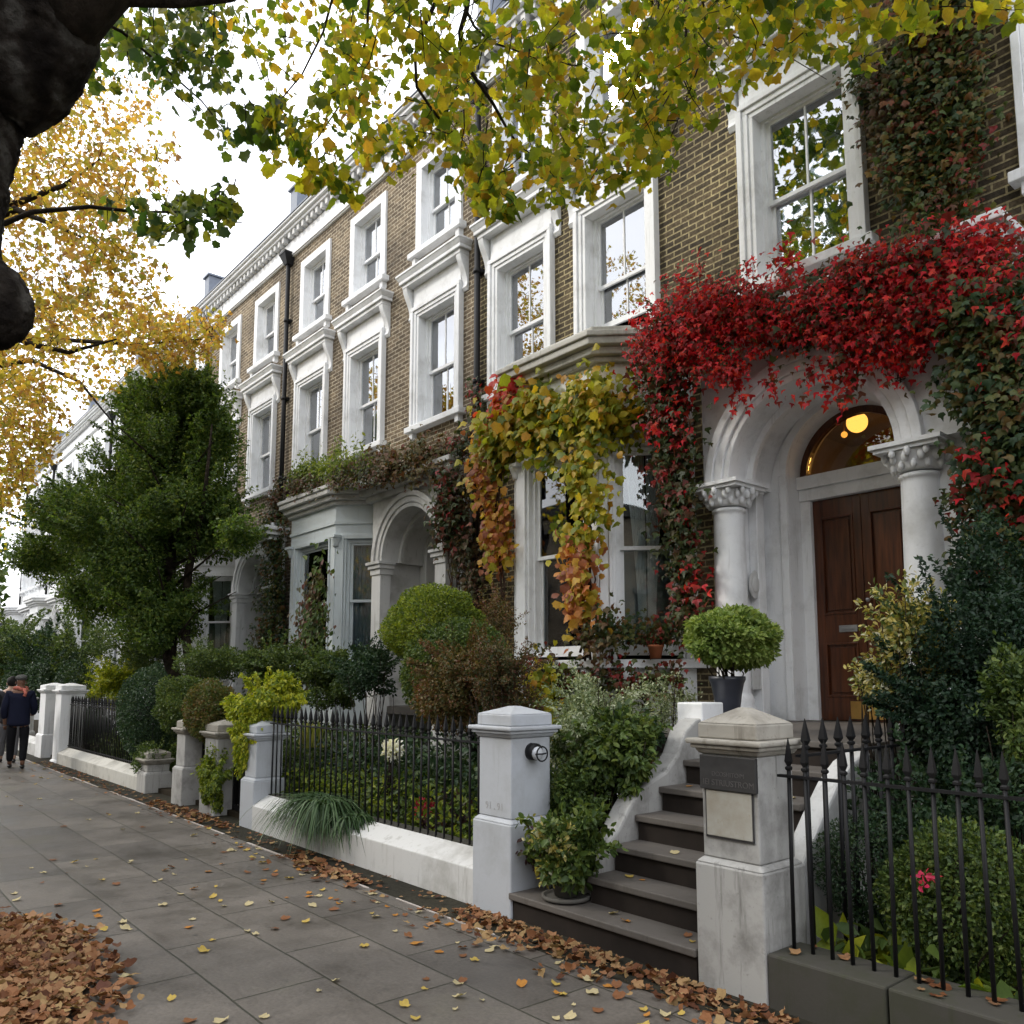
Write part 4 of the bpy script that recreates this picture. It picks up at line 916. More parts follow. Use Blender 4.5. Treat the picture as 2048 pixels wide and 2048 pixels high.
# ------------------------------------------------------------------ low walls
def dwarf(label, x0, x1, h, mk, slope=True, wmat=None, blocks=False):
    t = thing('dwarf_wall', label, 'wall', ((x0 + x1) / 2, 3.95, 0))
    mb = MB()
    if slope:
        pts = [(3.84, -.05), (4.16, -.05), (4.16, h), (4.02, h), (3.84, h - .10)]
        mb.yzprism(pts, x0, x1); mb.build('wall', mk, t, .008)
        mb = MB(); mb.box(x0, x1, 4.025, 4.13, h + .0005, h + .012); mb.build('moss_strip', M['kerb'], t)
    else:
        x = x0
        while x < x1 - .01:
            b = min(x + .62, x1); mb = MB(); mb.box(x, b - .008, 3.83, 4.14, -.05, h); mb.build('kerb_block', mk, t, .012); x = b
    return t
dwarf('low white wall with a sloped top under the near railing', -9.0, -4.97, .36, M['white_old'])
dwarf('low greenish white wall under the far railing', -18.58, -13.18, .30, M['stone_grime'])
dwarf('low dark mossy stone wall under the railing at the right', -2.50, 3.1, .26, M['kerb'], False)
dwarf('low white wall beyond the distant piers', -23.4, -20.65, .35, M['white_old'])
dwarf('low garden wall far down the pavement beyond the walkers', -40, -26.45, .8, M['stone_grime'])

# ------------------------------------------------------------------ railings
def bar_mesh(h, spear=.15, r=.011, w=.028):
    mb = MB(); mb.tube([(0, 0, 0), (0, 0, h)], r, 6)
    mb.lathe((0, 0, h - .02), [(r, 0), (r * 1.9, .008), (r * 1.9, .018), (r, .026), (w * .55, .03), (w, .05), (w * .62, .05 + spear * .45), (.002, .05 + spear)], 4, False, PI / 4)
    return mb.mesh('bar', M['iron'])
def railing(name, label, pts, step, z0, zr, spear, r=.011, w=.026, rails=(0.0,), group='black spear topped iron railings', back=None):
    (xa, ya), (xb, yb) = pts; l = math.hypot(xb - xa, yb - ya); n = max(2, int(l / step)); d = ((xb - xa) / l, (yb - ya) / l)
    t = thing(name, label, 'railing', ((xa + xb) / 2, (ya + yb) / 2, z0), group)
    me = bar_mesh(zr - z0 + .05, spear, r, w)
    for i in range(n):
        s = l * (i + .5) / n; o = place('bar', me, t, loc=(xa + d[0] * s, ya + d[1] * s, z0)); o.rotation_euler = (random.uniform(-.008, .008), random.uniform(-.008, .008), random.uniform(-.1, .1))
    for dz in rails:
        mb = MB(); a, b = (0.0, l); mb.lbox((xa, ya), d, a, b, -.018, .018, zr + dz - .006, zr + dz + .008); mb.build('rail', M['iron'], t)
    return t
railing('iron_railing', 'black iron railing between the clean white pier and the lime green foliage', ((-8.99, 4.03), (-4.98, 4.03)), .112, .33, 1.16, .12, .010, .024)
railing('iron_railing', 'black iron railing of close bars beside the distant white piers', ((-18.55, 4.03), (-13.2, 4.03)), .10, .28, 1.16, .10, .010, .02, rails=(0, -.82))
railing('iron_railing', 'black iron railing with large spear heads along the dark stone wall at the right', ((-2.50, 4.0), (2.8, 4.0)), .104, .255, 1.14, .12, .0105, .023)
railing('iron_railing', 'short black railing with spear heads running back beside the steps', ((-2.44, 4.1), (-2.44, 5.6)), .16, .15, 1.24, .12, .012, .028)

# ------------------------------------------------------------------ entrance steps
st = thing('entrance_steps', 'worn grey stone steps rising to the mahogany door between white side walls', 'steps', (-3.5, 3.8, 0))
SX0, SX1 = -4.0, -2.93
ys = [3.84, 4.07, 4.31, 4.56, 4.83, 5.12, 5.44]; n = len(ys)
for i, y in enumerate(ys):
    z1 = 1.22 * (i + 1) / 7
    x0 = -4.54 if i == 0 else SX0; x1 = -2.945 if i < 2 else -2.86
    yb = ys[i + 1] + .05 if i < n - 1 else 7.32
    if i == 0: yb = 4.12
    if i == n - 1: x0, x1 = -4.96, -2.75
    mb = MB(); mb.box(x0, x1, y - .025, yb, z1 - .045, z1); s = mb.build('step', M['step'], st, .008)
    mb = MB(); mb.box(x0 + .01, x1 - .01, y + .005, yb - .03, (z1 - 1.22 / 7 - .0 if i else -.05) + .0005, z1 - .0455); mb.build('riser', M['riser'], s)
mb = MB(); mb.box(-4.94, -2.80, 5.5, 7.3, .0, 1.17); mb.build('landing_base', M['white_old'], st)
def cheek(x0, x1, top, mk, nm):
    pts = [(4.13, -.05), (5.9, -.05), (5.9, top[-1][1])] + top[::-1]
    # smooth curve through the top points
    mb = MB(); mb.yzprism([(y, z) for y, z in pts], x0, x1); return mb.build(nm, mk, st, .02)
top = [(4.13, .46), (4.25, .52), (4.38, .62), (4.48, .74), (4.6, .86), (4.75, .92), (4.9, .97), (5.05, 1.09), (5.15, 1.26), (5.28, 1.34), (5.5, 1.38), (5.9, 1.38)]
cheek(-4.17, -4.005, top, M['pier_old'], 'side_wall')
top2 = [(4.2, .35), (4.4, .45), (4.6, .62), (4.8, .82), (5.0, 1.0), (5.2, 1.12), (5.5, 1.2), (5.9, 1.2)]
cheek(-2.85, -2.70, top2, M['white_old'], 'side_wall')
mb = MB(); mb.box(-4.24, -3.99, 5.34, 5.62, 1.20, 1.47); mb.build('side_wall_block', M['white'], st, .012)

# ------------------------------------------------------------------ people
def skinfig(name, J, E, Rd, material, parent, sub=2):
    me = bpy.data.meshes.new(name); me.from_pydata([tuple(p) for p in J], E, []); me.materials.append(material)
    o = bpy.data.objects.new(name, me); COL.objects.link(o); o.parent = parent
    s = o.modifiers.new('skin', 'SKIN'); s.use_smooth_shade = True
    for v, r in zip(me.skin_vertices[0].data, Rd): v.radius = (r, r) if not hasattr(r, '__len__') else r
    me.skin_vertices[0].data[0].use_root = True
    m = o.modifiers.new('sub', 'SUBSURF'); m.levels = sub; m.render_levels = sub
    return o
def person(label, x, y, rz, coat, trouser, skin, cap=None, scarf=None, hair=None, H=1.74, stride=.16, arm=0.0):
    t = thing('person', label, 'person', (x, y, 0)); t.rotation_euler = (0, 0, rz)
    k = H / 1.74
    def S(p): return (p[0] * k, p[1] * k, p[2] * k)
    # facing +Y locally (walking away)
    J = [(0, 0, .95), (0, 0, 1.12), (0, -.01, 1.32), (0, 0, 1.45), (0, .01, 1.53), (0, .02, 1.62), (0, .03, 1.70),
         (-.10, 0, .90), (-.11, stride * .5, .50), (-.11, stride, .09), (-.11, stride + .15, .045),
         (.10, 0, .90), (.11, -stride * .1, .50), (.11, -stride * .7, .11), (.11, -stride * .7 + .14, .04),
         (-.18, 0, 1.40), (-.24, -.04 + arm, 1.14), (-.23, .06 + arm, .90), (-.22, .10 + arm, .82),
         (.18, 0, 1.40), (.24, .02, 1.14), (.22, .16 + arm, 1.0), (.16, .26 + arm, 1.02)]
    E = [(0, 1), (1, 2), (2, 3), (3, 4), (4, 5), (5, 6), (0, 7), (7, 8), (8, 9), (9, 10), (0, 11), (11, 12), (12, 13), (13, 14), (3, 15), (15, 16), (16, 17), (17, 18), (3, 19), (19, 20), (20, 21), (21, 22)]
    Rd = [(.15, .11), (.14, .11), (.17, .12), (.12, .09), (.055, .055), (.085, .095), (.075, .085), .085, .06, .04, .035, .085, .06, .04, .035, .065, .048, .036, .035, .065, .048, .036, .035]
    skinfig('body', [S(p) for p in J], E, [tuple(c * k for c in r) if hasattr(r, '__len__') else r * k for r in Rd], skin, t)
    # coat: torso, skirt and sleeves in one
    Jc = [(0, 0, 1.05), (0, 0, .78), (0, -.01, 1.3), (0, 0, 1.44), (-.18, 0, 1.41), (-.25, -.04 + arm, 1.14), (-.235, .05 + arm, .93), (.18, 0, 1.41), (.25, .02, 1.14), (.225, .14 + arm, 1.01)]
    Ec = [(0, 1), (0, 2), (2, 3), (3, 4), (4, 5), (5, 6), (3, 7), (7, 8), (8, 9)]
    Rc = [(.20, .15), (.24, .18), (.205, .15), (.13, .10), .085, .068, .06, .085, .068, .06]
    skinfig('coat', [S(p) for p in Jc], Ec, [tuple(c * k for c in r) if hasattr(r, '__len__') else r * k for r in Rc], coat, t)
    for i, j, l in ((7, 8, 9), (11, 12, 13)):
        skinfig('trouser_leg', [S((J[i][0], J[i][1], .86)), S(J[j]), S((J[l][0], J[l][1], J[l][2] + .02))], [(0, 1), (1, 2)], [.105 * k, .082 * k, .062 * k], trouser, t, 1)
        mb = MB(); a, b = J[l], J[l + 1]; mb.ball(((a[0]) * k, (a[1] + .08) * k, .045 * k), .05 * k, 12, 8, (.9, 2.7, .85)); mb.build('shoe', M['shoe'], t).location = (0, 0, 0)
    mb = MB()
    for q in range(5):   # fingers of the hanging hand
        b = J[18]; a0 = (b[0] + .01 * (q - 2), b[1] + .012 * (q - 2), b[2] - .02); mb.tube([S(a0), S((a0[0], a0[1] + .01, a0[2] - .04)), S((a0[0] + .004, a0[1] + .02, a0[2] - (.07 if q else .05)))], .009, 6)
    mb.build('hand', skin, t).location = (0, 0, 0)
    if cap: mb = MB(); mb.ball(S((0, .02, 1.71)), .105 * k, 16, 8, (1, 1.12, .6)); mb.ball(S((0, .11, 1.69)), .07 * k, 12, 5, (1, 1, .15)); mb.build('cap', cap, t).location = (0, 0, 0)
    if hair: mb = MB(); mb.ball(S((0, -.0, 1.655)), .10 * k, 14, 9, (.98, 1.02, 1.15)); mb.build('hair', hair, t).location = (0, 0, 0)
    if scarf: mb = MB(); mb.tube([S((.10 * math.cos(a), .01 + .09 * math.sin(a), 1.50 + .02 * math.sin(2 * a))) for a in np.linspace(0, 2 * PI, 15)], .034 * k, 8); mb.tube([S((.05, -.09, 1.5)), S((.09, -.13, 1.42)), S((.07, -.14, 1.36))], .03, 6); mb.build('scarf', scarf, t).location = (0, 0, 0)
    mb = MB(); mb.ball(S((0, .125, 1.60)), .018, 6, 5); mb.ball(S((-.088, .02, 1.61)), .025, 6, 5, (.4, 1, 1.3)); mb.ball(S((.088, .02, 1.61)), .025, 6, 5, (.4, 1, 1.3)); mb.build('face', skin, t).location = (0, 0, 0)
    return t
person('person in dark navy coat, grey cap and red scarf walking away along the pavement', -17.9, 3.02, R(78), M['coat'], M['trouser'], M['skin'], cap=M['cap'], scarf=M['scarf'], H=1.72)
person('person in a charcoal coat and grey trousers walking just beyond the one in navy', -19.3, 3.10, R(84), M['coat2'], M['trouser2'], M['skin2'], hair=M['hair'], H=1.70, arm=.05)

# ------------------------------------------------------------------ plane tree at the kerb
def poly_in(poly, n):
    P = np.array(poly, float); lo, hi = P.min(0), P.max(0); out = np.zeros((0, 2))
    while len(out) < n:
        q = rng.uniform(lo, hi, (n * 2, 2)); ins = np.zeros(len(q), bool); j = len(P) - 1
        for i in range(len(P)):
            xi, yi = P[i]; xj, yj = P[j]
            ins ^= ((yi > q[:, 1]) != (yj > q[:, 1])) & (q[:, 0] < (xj - xi) * (q[:, 1] - yi) / (yj - yi + 1e-9) + xi); j = i
        out = np.concatenate([out, q[ins]])
    return out[:n]
def sprays(regions, material, template, twigmb, seed=1):
    """regions: (outline, near, far, clumps, leaves per clump, clump radius, leaf size)"""
    parts = []
    for poly, d0, d1, nc, nl, cr, ls in regions:
        q = poly_in(poly, nc); D = rng.uniform(d0, d1, nc)
        for (x, y), d in zip(q, D):
            c = atD(x, y, d); k = max(3, int(nl * rng.uniform(.5, 1.5)))
            dirv = np.array([rng.normal(0, 1), rng.normal(0, 1), -.9 + rng.normal(0, .3)]); dirv /= np.linalg.norm(dirv)
            s = rng.uniform(-1, 1, k)
            p = c + dirv * s[:, None] * cr + rnd(k, cr * .28)
            nor = rnd(k, .8) + np.array([0, 0, .6]); tip = rnd(k, .55) + dirv * .5 + np.array([0, 0, -.55])
            parts.append(leaves(p, nor, tip, ls * rng.uniform(.55, 1.25, k), template))
            if twigmb is not None and rng.random() < .8: b_ = rnd(1, cr * .16)[0]; twigmb.tube([c - dirv * cr * 1.15 + b_, c - dirv * cr * .45, c + rnd(1, .02)[0] + dirv * cr * .1, c + dirv * cr * .7 - b_ * .4], [.0055, .0045, .003, .0012], 4)
    return parts
def rough(o, s):
    m = o.modifiers.new('sub', 'SUBSURF'); m.levels = m.render_levels = 2
    for nm, sc, k in (('bark_lumps', .28, 1.0), ('bark_cracks', .06, .55), ('bark_flakes', .025, .2)):
        tx = bpy.data.textures.new(nm, 'CLOUDS'); tx.noise_scale = sc; tx.noise_depth = 4
        d = o.modifiers.new(nm, 'DISPLACE'); d.texture = tx; d.strength = s * k * 1.6; d.mid_level = .5; d.texture_coords = 'LOCAL'
    return o
pt = thing('plane_tree', 'large dark plane tree trunk at the left edge, its yellow green leaves hanging overhead', 'tree', (-6.4, .3, 0))
mb = MB()
T0 = atD(-125, 600, 4.95)
trunk = [(T0[0], T0[1], -.1), (T0[0], T0[1], .5), (T0[0], T0[1], 1.5), (T0[0], T0[1], 2.5), (T0[0], T0[1], 3.2), atD(-125, 470, 4.95), atD(-122, 380, 4.95), atD(-114, 300, 4.95), atD(-97, 215, 4.95), atD(-68, 155, 4.95), atD(-10, 100, 4.92), atD(35, 10, 4.88), atD(60, -160, 4.8), atD(40, -420, 4.7), atD(90, -760, 4.5), atD(60, -1100, 4.3)]
def dense(P_, R_, k=5):
    P_ = [np.array(q, float) for q in P_]; out = []; ro = []; n_ = len(P_)
    for i in range(n_ - 1):
        a, b, c, d = P_[max(i - 1, 0)], P_[i], P_[i + 1], P_[min(i + 2, n_ - 1)]
        for t in np.linspace(0, 1, k + 1)[:-1]:
            out.append(.5 * ((2 * b) + (c - a) * t + (2 * a - 5 * b + 4 * c - d) * t * t + (3 * b - a - 3 * c + d) * t ** 3)); ro.append(R_[i] * (1 - t) + R_[i + 1] * t)
    return out + [P_[-1]], ro + [R_[-1]]
mb.tube(*dense(trunk, [.56, .46, .41, .38, .37, .37, .38, .40, .42, .43, .48, .50, .38, .26, .15, .03]), 40, .02)
mb.ball(atD(-18, 580, 4.9), .25, 22, 16, (1.05, 1, 1.12), .03); mb.ball(atD(-70, 520, 4.9), .26, 22, 16, (1, 1, 1), .03); mb.ball(atD(60, 50, 4.8), .24, 22, 14, (1.2, 1, .8), .03)
rough(mb.build('trunk', M['plane_bark'], pt), .05)
mb = MB()
mb.tube([atD(60, -20, 4.85), atD(135, -15, 4.8), atD(190, -60, 4.8), atD(260, -150, 4.9), atD(350, -330, 5.2), atD(520, -560, 5.6), atD(800, -760, 6.0), atD(1100, -900, 6.4)], [.42, .30, .24, .20, .15, .10, .06, .015], 16, .08)
mb.tube([atD(300, -240, 5.05), atD(480, -330, 5.6), atD(760, -330, 6.1), atD(1100, -280, 6.5), atD(1450, -300, 6.8)], [.10, .08, .06, .04, .012], 10, .06)
mb.tube([atD(150, -20, 4.8), atD(230, -6, 4.9), atD(330, 0, 5.1), atD(430, -8, 5.4), atD(560, -60, 5.8), atD(760, -110, 6.2), atD(980, -130, 6.6), atD(1250, -120, 7.0), atD(1500, -90, 7.3)], [.10, .06, .05, .045, .05, .045, .04, .03, .02], 10, .06)
mb.tube([atD(40, -60, 4.8), atD(-50, -250, 4.4), atD(-200, -500, 4.0), atD(-300, -800, 3.7), atD(-500, -1100, 3.5)], [.3, .2, .13, .08, .015], 12)
def limb(pts, r0, r1, D0, D1):
    P = [atD(x, y, D0 + (D1 - D0) * i / (len(pts) - 1)) for i, (x, y) in enumerate(pts)]; mb.tube(P, np.linspace(r0, r1, len(P)), 6)
limb([(835, -60), (824, 0), (800, 50), (783, 103), (786, 164), (814, 205), (838, 236), (870, 262), (905, 300)], .022, .004, 6.0, 6.4)
limb([(890, -60), (880, 20), (868, 60), (872, 110), (897, 148), (930, 195), (955, 240), (970, 262), (1000, 290), (1040, 320)], .026, .004, 5.8, 6.5)
limb([(880, 20), (895, 50), (925, 80), (960, 90), (1010, 110), (1060, 170)], .014, .003, 5.8, 6.2)
limb([(1240, -60), (1245, 60), (1235, 170), (1215, 250), (1200, 330)], .014, .003, 6.5, 6.8)
limb([(1320, -50), (1330, 40), (1390, 70), (1460, 90), (1560, 150)], .014, .003, 6.4, 6.6)
limb([(1290, -50), (1295, 70), (1320, 120), (1290, 200), (1265, 260)], .012, .003, 6.2, 6.5)
limb([(640, -50), (610, 60), (570, 140), (520, 200), (480, 250)], .014, .003, 6.4, 6.8)
limb([(700, -50), (690, 80), (640, 200), (600, 260), (560, 300)], .014, .003, 6.4, 7)
limb([(150, 20), (230, 60), (300, 120), (380, 190), (420, 240)], .016, .004, 6, 7)
limb([(970, 270), (950, 320), (930, 360), (960, 420)], .006, .002, 6.4, 6.5)
limb([(-60, 450), (60, 400), (170, 390), (260, 400), (360, 400), (440, 385)], .024, .004, 6, 6.8)
mb.tube([atD(-90, 420, 5), atD(-60, 450, 6)], [.1, .03], 8)
mb.build('limb', M['bark'], pt)
tw = MB()
regs = [
 ([(640, -40), (1000, -60), (1640, -60), (1640, 60), (1500, 110), (1420, 130), (1300, 170), (1270, 290), (1150, 350), (990, 400), (930, 400), (870, 340), (740, 320), (660, 300), (620, 120)], 5.4, 8.2, 205, 13, .22, .09),
 ([(760, 60), (1180, 40), (1250, 250), (1130, 330), (1000, 370), (900, 320), (800, 250)], 5.4, 7.5, 56, 13, .2, .092),
 ([(1150, 60), (1330, 0), (1420, 60), (1270, 300), (1190, 330)], 5.6, 7.5, 38, 13, .2, .092),
 ([(1400, -50), (1930, -60), (1930, 10), (1720, 60), (1600, 110), (1560, 60), (1480, 120), (1400, 110)], 5.2, 7.0, 44, 11, .2, .11),
 ([(420, -50), (700, -50), (720, 140), (640, 240), (520, 310), (440, 230), (480, 120), (420, 60)], 6.0, 8.5, 44, 10, .22, .10),
 ([(470, 170), (560, 200), (640, 300), (700, 390), (620, 330), (560, 330), (470, 250)], 6.0, 7.0, 20, 10, .16, .105),
 ([(900, 330), (960, 340), (1000, 420), (930, 415)], 6.0, 6.6, 8, 9, .12, .13),
]
parts = sprays(regs, None, 'maple', tw)
place('crown', npmesh('crown', parts, L['canopy']), pt)
regs = [
 ([(170, 60), (330, -40), (430, -40), (430, 120), (400, 200), (440, 270), (360, 200), (270, 130), (180, 130), (120, 150), (60, 170), (150, 110)], 6.0, 8.5, 84, 10, .24, .10),
 ([(160, 400), (300, 395), (420, 370), (465, 375), (440, 410), (380, 440), (330, 440), (230, 420)], 6.0, 7.2, 24, 11, .15, .10),
 ([(440, 200), (520, 190), (520, 260), (440, 240)], 6.2, 6.8, 5, 8, .14, .13),
 ([(900, -300), (1900, -400), (1950, -80), (600, -60), (0, -300), (0, -700), (900, -800)], 4.5, 8.5, 420, 12, .35, .14),  # crown above the frame, thickened to shade the ground
]
parts = sprays(regs, None, 'maple', tw)
place('crown', npmesh('crown', parts, L['canopy_green']), pt)
tag(tw.build('twigs', M['bark'], pt), kind='stuff')

# golden trees further down the kerb
def street_tree(label, X, Y_, regs, mat_, limbs, r=.34, tmplt='ivy'):
    t = thing('plane_tree', label, 'tree', (X, Y_, 0), 'golden street trees down the kerb')
    m = MB(); m.tube([(X, Y_, -.1), (X, Y_, 1.5), (X + .1, Y_ + .1, 3.5), (X + .2, Y_ + .3, 6), (X + .3, Y_ + .6, 9)], [r * 1.3, r, r * .85, r * .6, r * .2], 14, .1); m.build('trunk', M['plane_bark'], t)
    m = MB()
    for l in limbs: m.tube(l, np.linspace(.09, .012, len(l)), 7)
    m.build('limb', M['bark'], t)
    tw = MB(); parts = sprays(regs, None, tmplt, tw); place('crown', npmesh('crown', parts, L[mat_]), t); tag(tw.build('twigs', M['bark'], t), kind='stuff')
    return t
A = lambda pts, D0, D1: [atD(x, y, D0 + (D1 - D0) * i / (len(pts) - 1)) for i, (x, y) in enumerate(pts)]
street_tree('nearest golden leaved street tree, its limbs crossing the sky beside the dark trunk', -13.5, .35, [
 ([(-150, -250), (120, 60), (200, 140), (320, 150), (300, 250), (345, 330), (320, 370), (240, 470), (330, 500), (300, 570), (180, 640), (60, 720), (-200, 760), (-350, 200)], 9.5, 13.5, 640, 14, .26, .095),
 ([(0, 180), (150, 160), (250, 260), (270, 480), (200, 560), (0, 640)], 10, 13.5, 200, 14, .24, .09)],
 'gold', [A([(-250, 700), (-100, 420), (40, 380), (120, 350), (190, 300)], 11.5, 11), A([(-250, 600), (-60, 430), (30, 395), (90, 420), (160, 450)], 11.5, 10.5), A([(-250, 900), (-30, 610), (60, 650), (130, 665), (220, 640)], 11.5, 11.5)])
street_tree('second golden leaved street tree, hanging over the distant bushes', -20.0, .3, [
 ([(-300, 500), (60, 560), (250, 560), (330, 590), (430, 600), (410, 660), (330, 690), (220, 690), (200, 760), (120, 750), (110, 850), (60, 900), (30, 960), (-250, 960)], 14.5, 19, 640, 14, .34, .115),
 ([(200, 580), (420, 600), (400, 670), (300, 700), (200, 660)], 14.5, 16, 90, 14, .24, .105),
 ([(0, 700), (120, 720), (110, 850), (40, 930), (-60, 960)], 16, 19, 110, 14, .3, .11)],
 'gold', [A([(-250, 850), (-60, 700), (60, 680), (150, 720), (215, 800)], 17, 16), A([(-250, 760), (-30, 640), (100, 640), (260, 650), (380, 640)], 17, 15)])
street_tree('golden green street tree furthest down the kerb at the left edge', -31.0, .3, [
 ([(-300, 700), (0, 760), (60, 860), (70, 960), (30, 1010), (-250, 1100)], 24, 31, 260, 14, .45, .15)], 'vine', [A([(-250, 1000), (-60, 900), (20, 930)], 28, 27)])
t = thing('broadleaf_tree', 'green tree far away at the left edge behind the bushes', 'tree', (-55, 3, 0), None)
m = MB(); m.tube([(-55, 3, -.1), (-55, 3, 5), (-54.8, 3.3, 9)], [.4, .3, .1], 10); m.build('trunk', M['bark'], t)
bush('broadleaf_tree', '', '', (-55, 3.0, 7.5), (5, 5, 5.5), 5200, .42, 'shrub', 'ivy', parent=t, seed=5, twigs=False, base=2.0, partname='crown')
t = thing('broadleaf_tree', 'tall green tree closing the view beyond the end of the row', 'tree', (-75, -4, 0), None)
m = MB(); m.tube([(-75, -4, -.1), (-75, -4, 6), (-74.8, -4, 11)], [.5, .4, .1], 10); m.build('trunk', M['bark'], t)
bush('broadleaf_tree', '', '', (-75, -4, 8.5), (8, 8, 6.5), 6000, .6, 'russet', 'ivy', parent=t, seed=6, twigs=False, base=2.0, partname='crown')
# trees across the road, seen in the window glass
for i, (X, Y_) in enumerate(((-9, -9.5), (-1, -9.3), (-19, -9.4))):
    t = thing('plane_tree', ['plane tree across the road opposite the bay windows, seen only in reflections', 'plane tree across the road opposite the porch, seen only in reflections', 'plane tree across the road opposite the far railing, seen only in reflections'][i], 'tree', (X, Y_, 0), 'trees across the road')
    m = MB(); m.tube([(X, Y_, -.2), (X, Y_, 3), (X + .3, Y_, 7), (X, Y_ + .3, 11)], [.45, .35, .25, .08], 10)
    for j in range(9):
        a = j * 2.4; m.tube([(X, Y_, 4 + j * .6), (X + 2 * math.cos(a), Y_ + 2 * math.sin(a), 6.5 + j * .6), (X + 3.6 * math.cos(a), Y_ + 3.6 * math.sin(a), 8 + j * .7)], [.12, .07, .02], 6)
    m.build('trunk', M['bark'], t)
    c, d = bush_pts((X, Y_, 9.5), (4.2, 3.6, 4.6), 230, .75, .2, 40 + i); parts = []
    for cc in c:
        k = 20; parts.append(leaves(cc + rnd(k, .33), rnd(k) + [0, 0, .5], rnd(k) + [0, 0, -.5], .2 * rng.uniform(.6, 1.2, k), 'ivy'))
    place('crown', npmesh('crown', parts, L['gold' if i == 1 else 'canopy']), t)

# ------------------------------------------------------------------ evergreen tree
et = thing('evergreen_tree', 'tall dark evergreen tree in the front garden with a narrow top and wide skirt', 'tree', (-15.2, 5.2, 0))
m = MB()
b0 = np.array([-15.2, 5.3, 0.])
m.tube([b0, at(315, 1200, 5.3), at(320, 1050, 5.2), at(330, 850, 5.2), at(330, 740, 5.2)], [.16, .14, .12, .07, .02], 10)
m.tube([b0 + [.5, .1, 0], at(350, 1200, 5.4), at(355, 1080, 5.4), at(385, 950, 5.4), at(400, 800, 5.4)], [.10, .09, .08, .05, .015], 8)
for i in range(26):
    a = i * 2.4; z = 2.2 + i * .15; c = at(325, 1000, 5.2); m.tube([(c[0], 5.2, z), (c[0] + 1.6 * math.cos(a), 5.2 + 1.2 * math.sin(a), z + .7)], [.04, .008], 5)
m.build('trunk', M['bark'], et)
parts = []
for (cx_, cy_, Yc, rx, rz, ry, n, seed) in [
    (235, 1030, 4.6, 1.75, 1.15, 1.4, 30000, 1), (320, 880, 5.2, 1.15, 1.6, 1.0, 24000, 2), (325, 785, 5.3, .88, .72, .6, 12000, 3), (270, 830, 5.2, .5, .6, .5, 5000, 12), (265, 755, 5.2, .50, .42, .4, 5000, 13), (365, 745, 5.3, .50, .42, .4, 5000, 14), (315, 735, 5.2, .55, .4, .4, 5000, 15), (380, 985, 5.5, .85, .95, .8, 12000, 4), (135, 970, 4.3, .95, .6, .8, 8000, 5), (455, 1010, 5.6, .42, .30, .4, 1300, 6), (110, 1060, 4.2, .8, .6, .8, 7000, 10),
    (300, 1160, 5.0, .95, .75, .9, 11000, 7), (402, 830, 5.6, .34, 1.1, .4, 4500, 8), (180, 1130, 4.4, .8, .5, .7, 5000, 9), (220, 900, 4.9, .8, .7, .7, 7000, 11)]:
    c = at(cx_, cy_, Yc); p, d = blob_pts(c, (rx * 1.15, ry * 1.15, rz * 1.15), int(n * 1.7), seed + 60, 22)
    k = len(p); parts.append(leaves(p, d + rnd(k, .6) + [0, 0, .5], d * .5 + rnd(k, .7) + [0, 0, -.2], .066 * rng.uniform(.6, 1.4, k), 'small'))
place('crown', npmesh('crown', parts, L['ever']), et)
# ------------------------------------------------------------------ garden shrubs
def sh(name, label, x, y, Y_, r, n, size, lm, template='small', cat='shrub', **k):
    """a shrub centred where the photo shows it, at depth Y_"""
    return bush(name, label, cat, at(x, y, Y_), r, n, size, lm, template, **k)
sh('box_shrub', 'round clipped bright green box bush in front of the second porch', 815, 1185, 5.3, (.62, .5, .46), 30000, .032, 'box', seed=1, shell=.35, lump=.14, twigs=False)
sh('box_shrub', 'dark clipped lower half of box hedge beneath the bright green dome', 850, 1262, 5.2, (.66, .5, .52), 26000, .035, 'shrub', seed=2, lump=.14, twigs=False)
sh('russet_shrub', 'brownish red tinged shrub in front of the yellow vine column', 865, 1280, 4.9, (.66, .45, .46), 24000, .034, 'russet', seed=3, lump=.25, up=.5, twigs=False)
sh('russet_shrub', 'olive feathery shrub just behind the clean white pier', 950, 1290, 4.75, (.42, .35, .42), 11817, 0.0279, 'brown', 'oval', seed=4, lump=.25)
sh('garden_shrub', 'dark green shrub left of the box bush', 700, 1275, 5.1, (.50, .4, .38), 10743, 0.0372, 'shrub_dark', 'oval', seed=5, lump=.25)
sh('garden_shrub', 'mid green leafy shrub in front of the pale blue bay', 625, 1285, 5.4, (.62, .4, .42), 11173, 0.0434, 'shrub', 'oval', seed=6, lump=.25)
sh('garden_shrub', 'low green shrub left of the pale blue bay', 515, 1260, 5.4, (.75, .5, .45), 11173, 0.0434, 'shrub', 'oval', seed=7, lump=.25)
sh('lime_shrub', 'lime green feathery shrub spilling over the pier at the left end of the near railing', 500, 1330, 4.15, (.60, .34, .36), 12000, .05, 'lime', 'oval', seed=8, droop=.9, lump=.25, twigs=False)
sh('lime_shrub', 'lime green fronds trailing down the face of the narrow pier', 470, 1400, 3.92, (.24, .16, .50), 4500, .05, 'lime', 'oval', seed=9, droop=1.2, lump=.3, twigs=False)
sh('russet_shrub', 'brown green rounded bush sitting on the cracked pier', 400, 1345, 4.08, (.44, .34, .36), 16000, .036, 'russet_green', seed=10, lump=.19, twigs=False)
sh('garden_shrub', 'dark green rounded bush above the grey topped pier', 342, 1330, 4.1, (.46, .34, .38), 14000, .036, 'shrub', seed=11, lump=.19, twigs=False)
sh('ivy_plant', 'green plant growing down the side of the cracked pier', 405, 1470, 3.86, (.30, .14, .40), 4200, .045, 'box', 'oval', seed=12, droop=1, lump=.35, twigs=False)
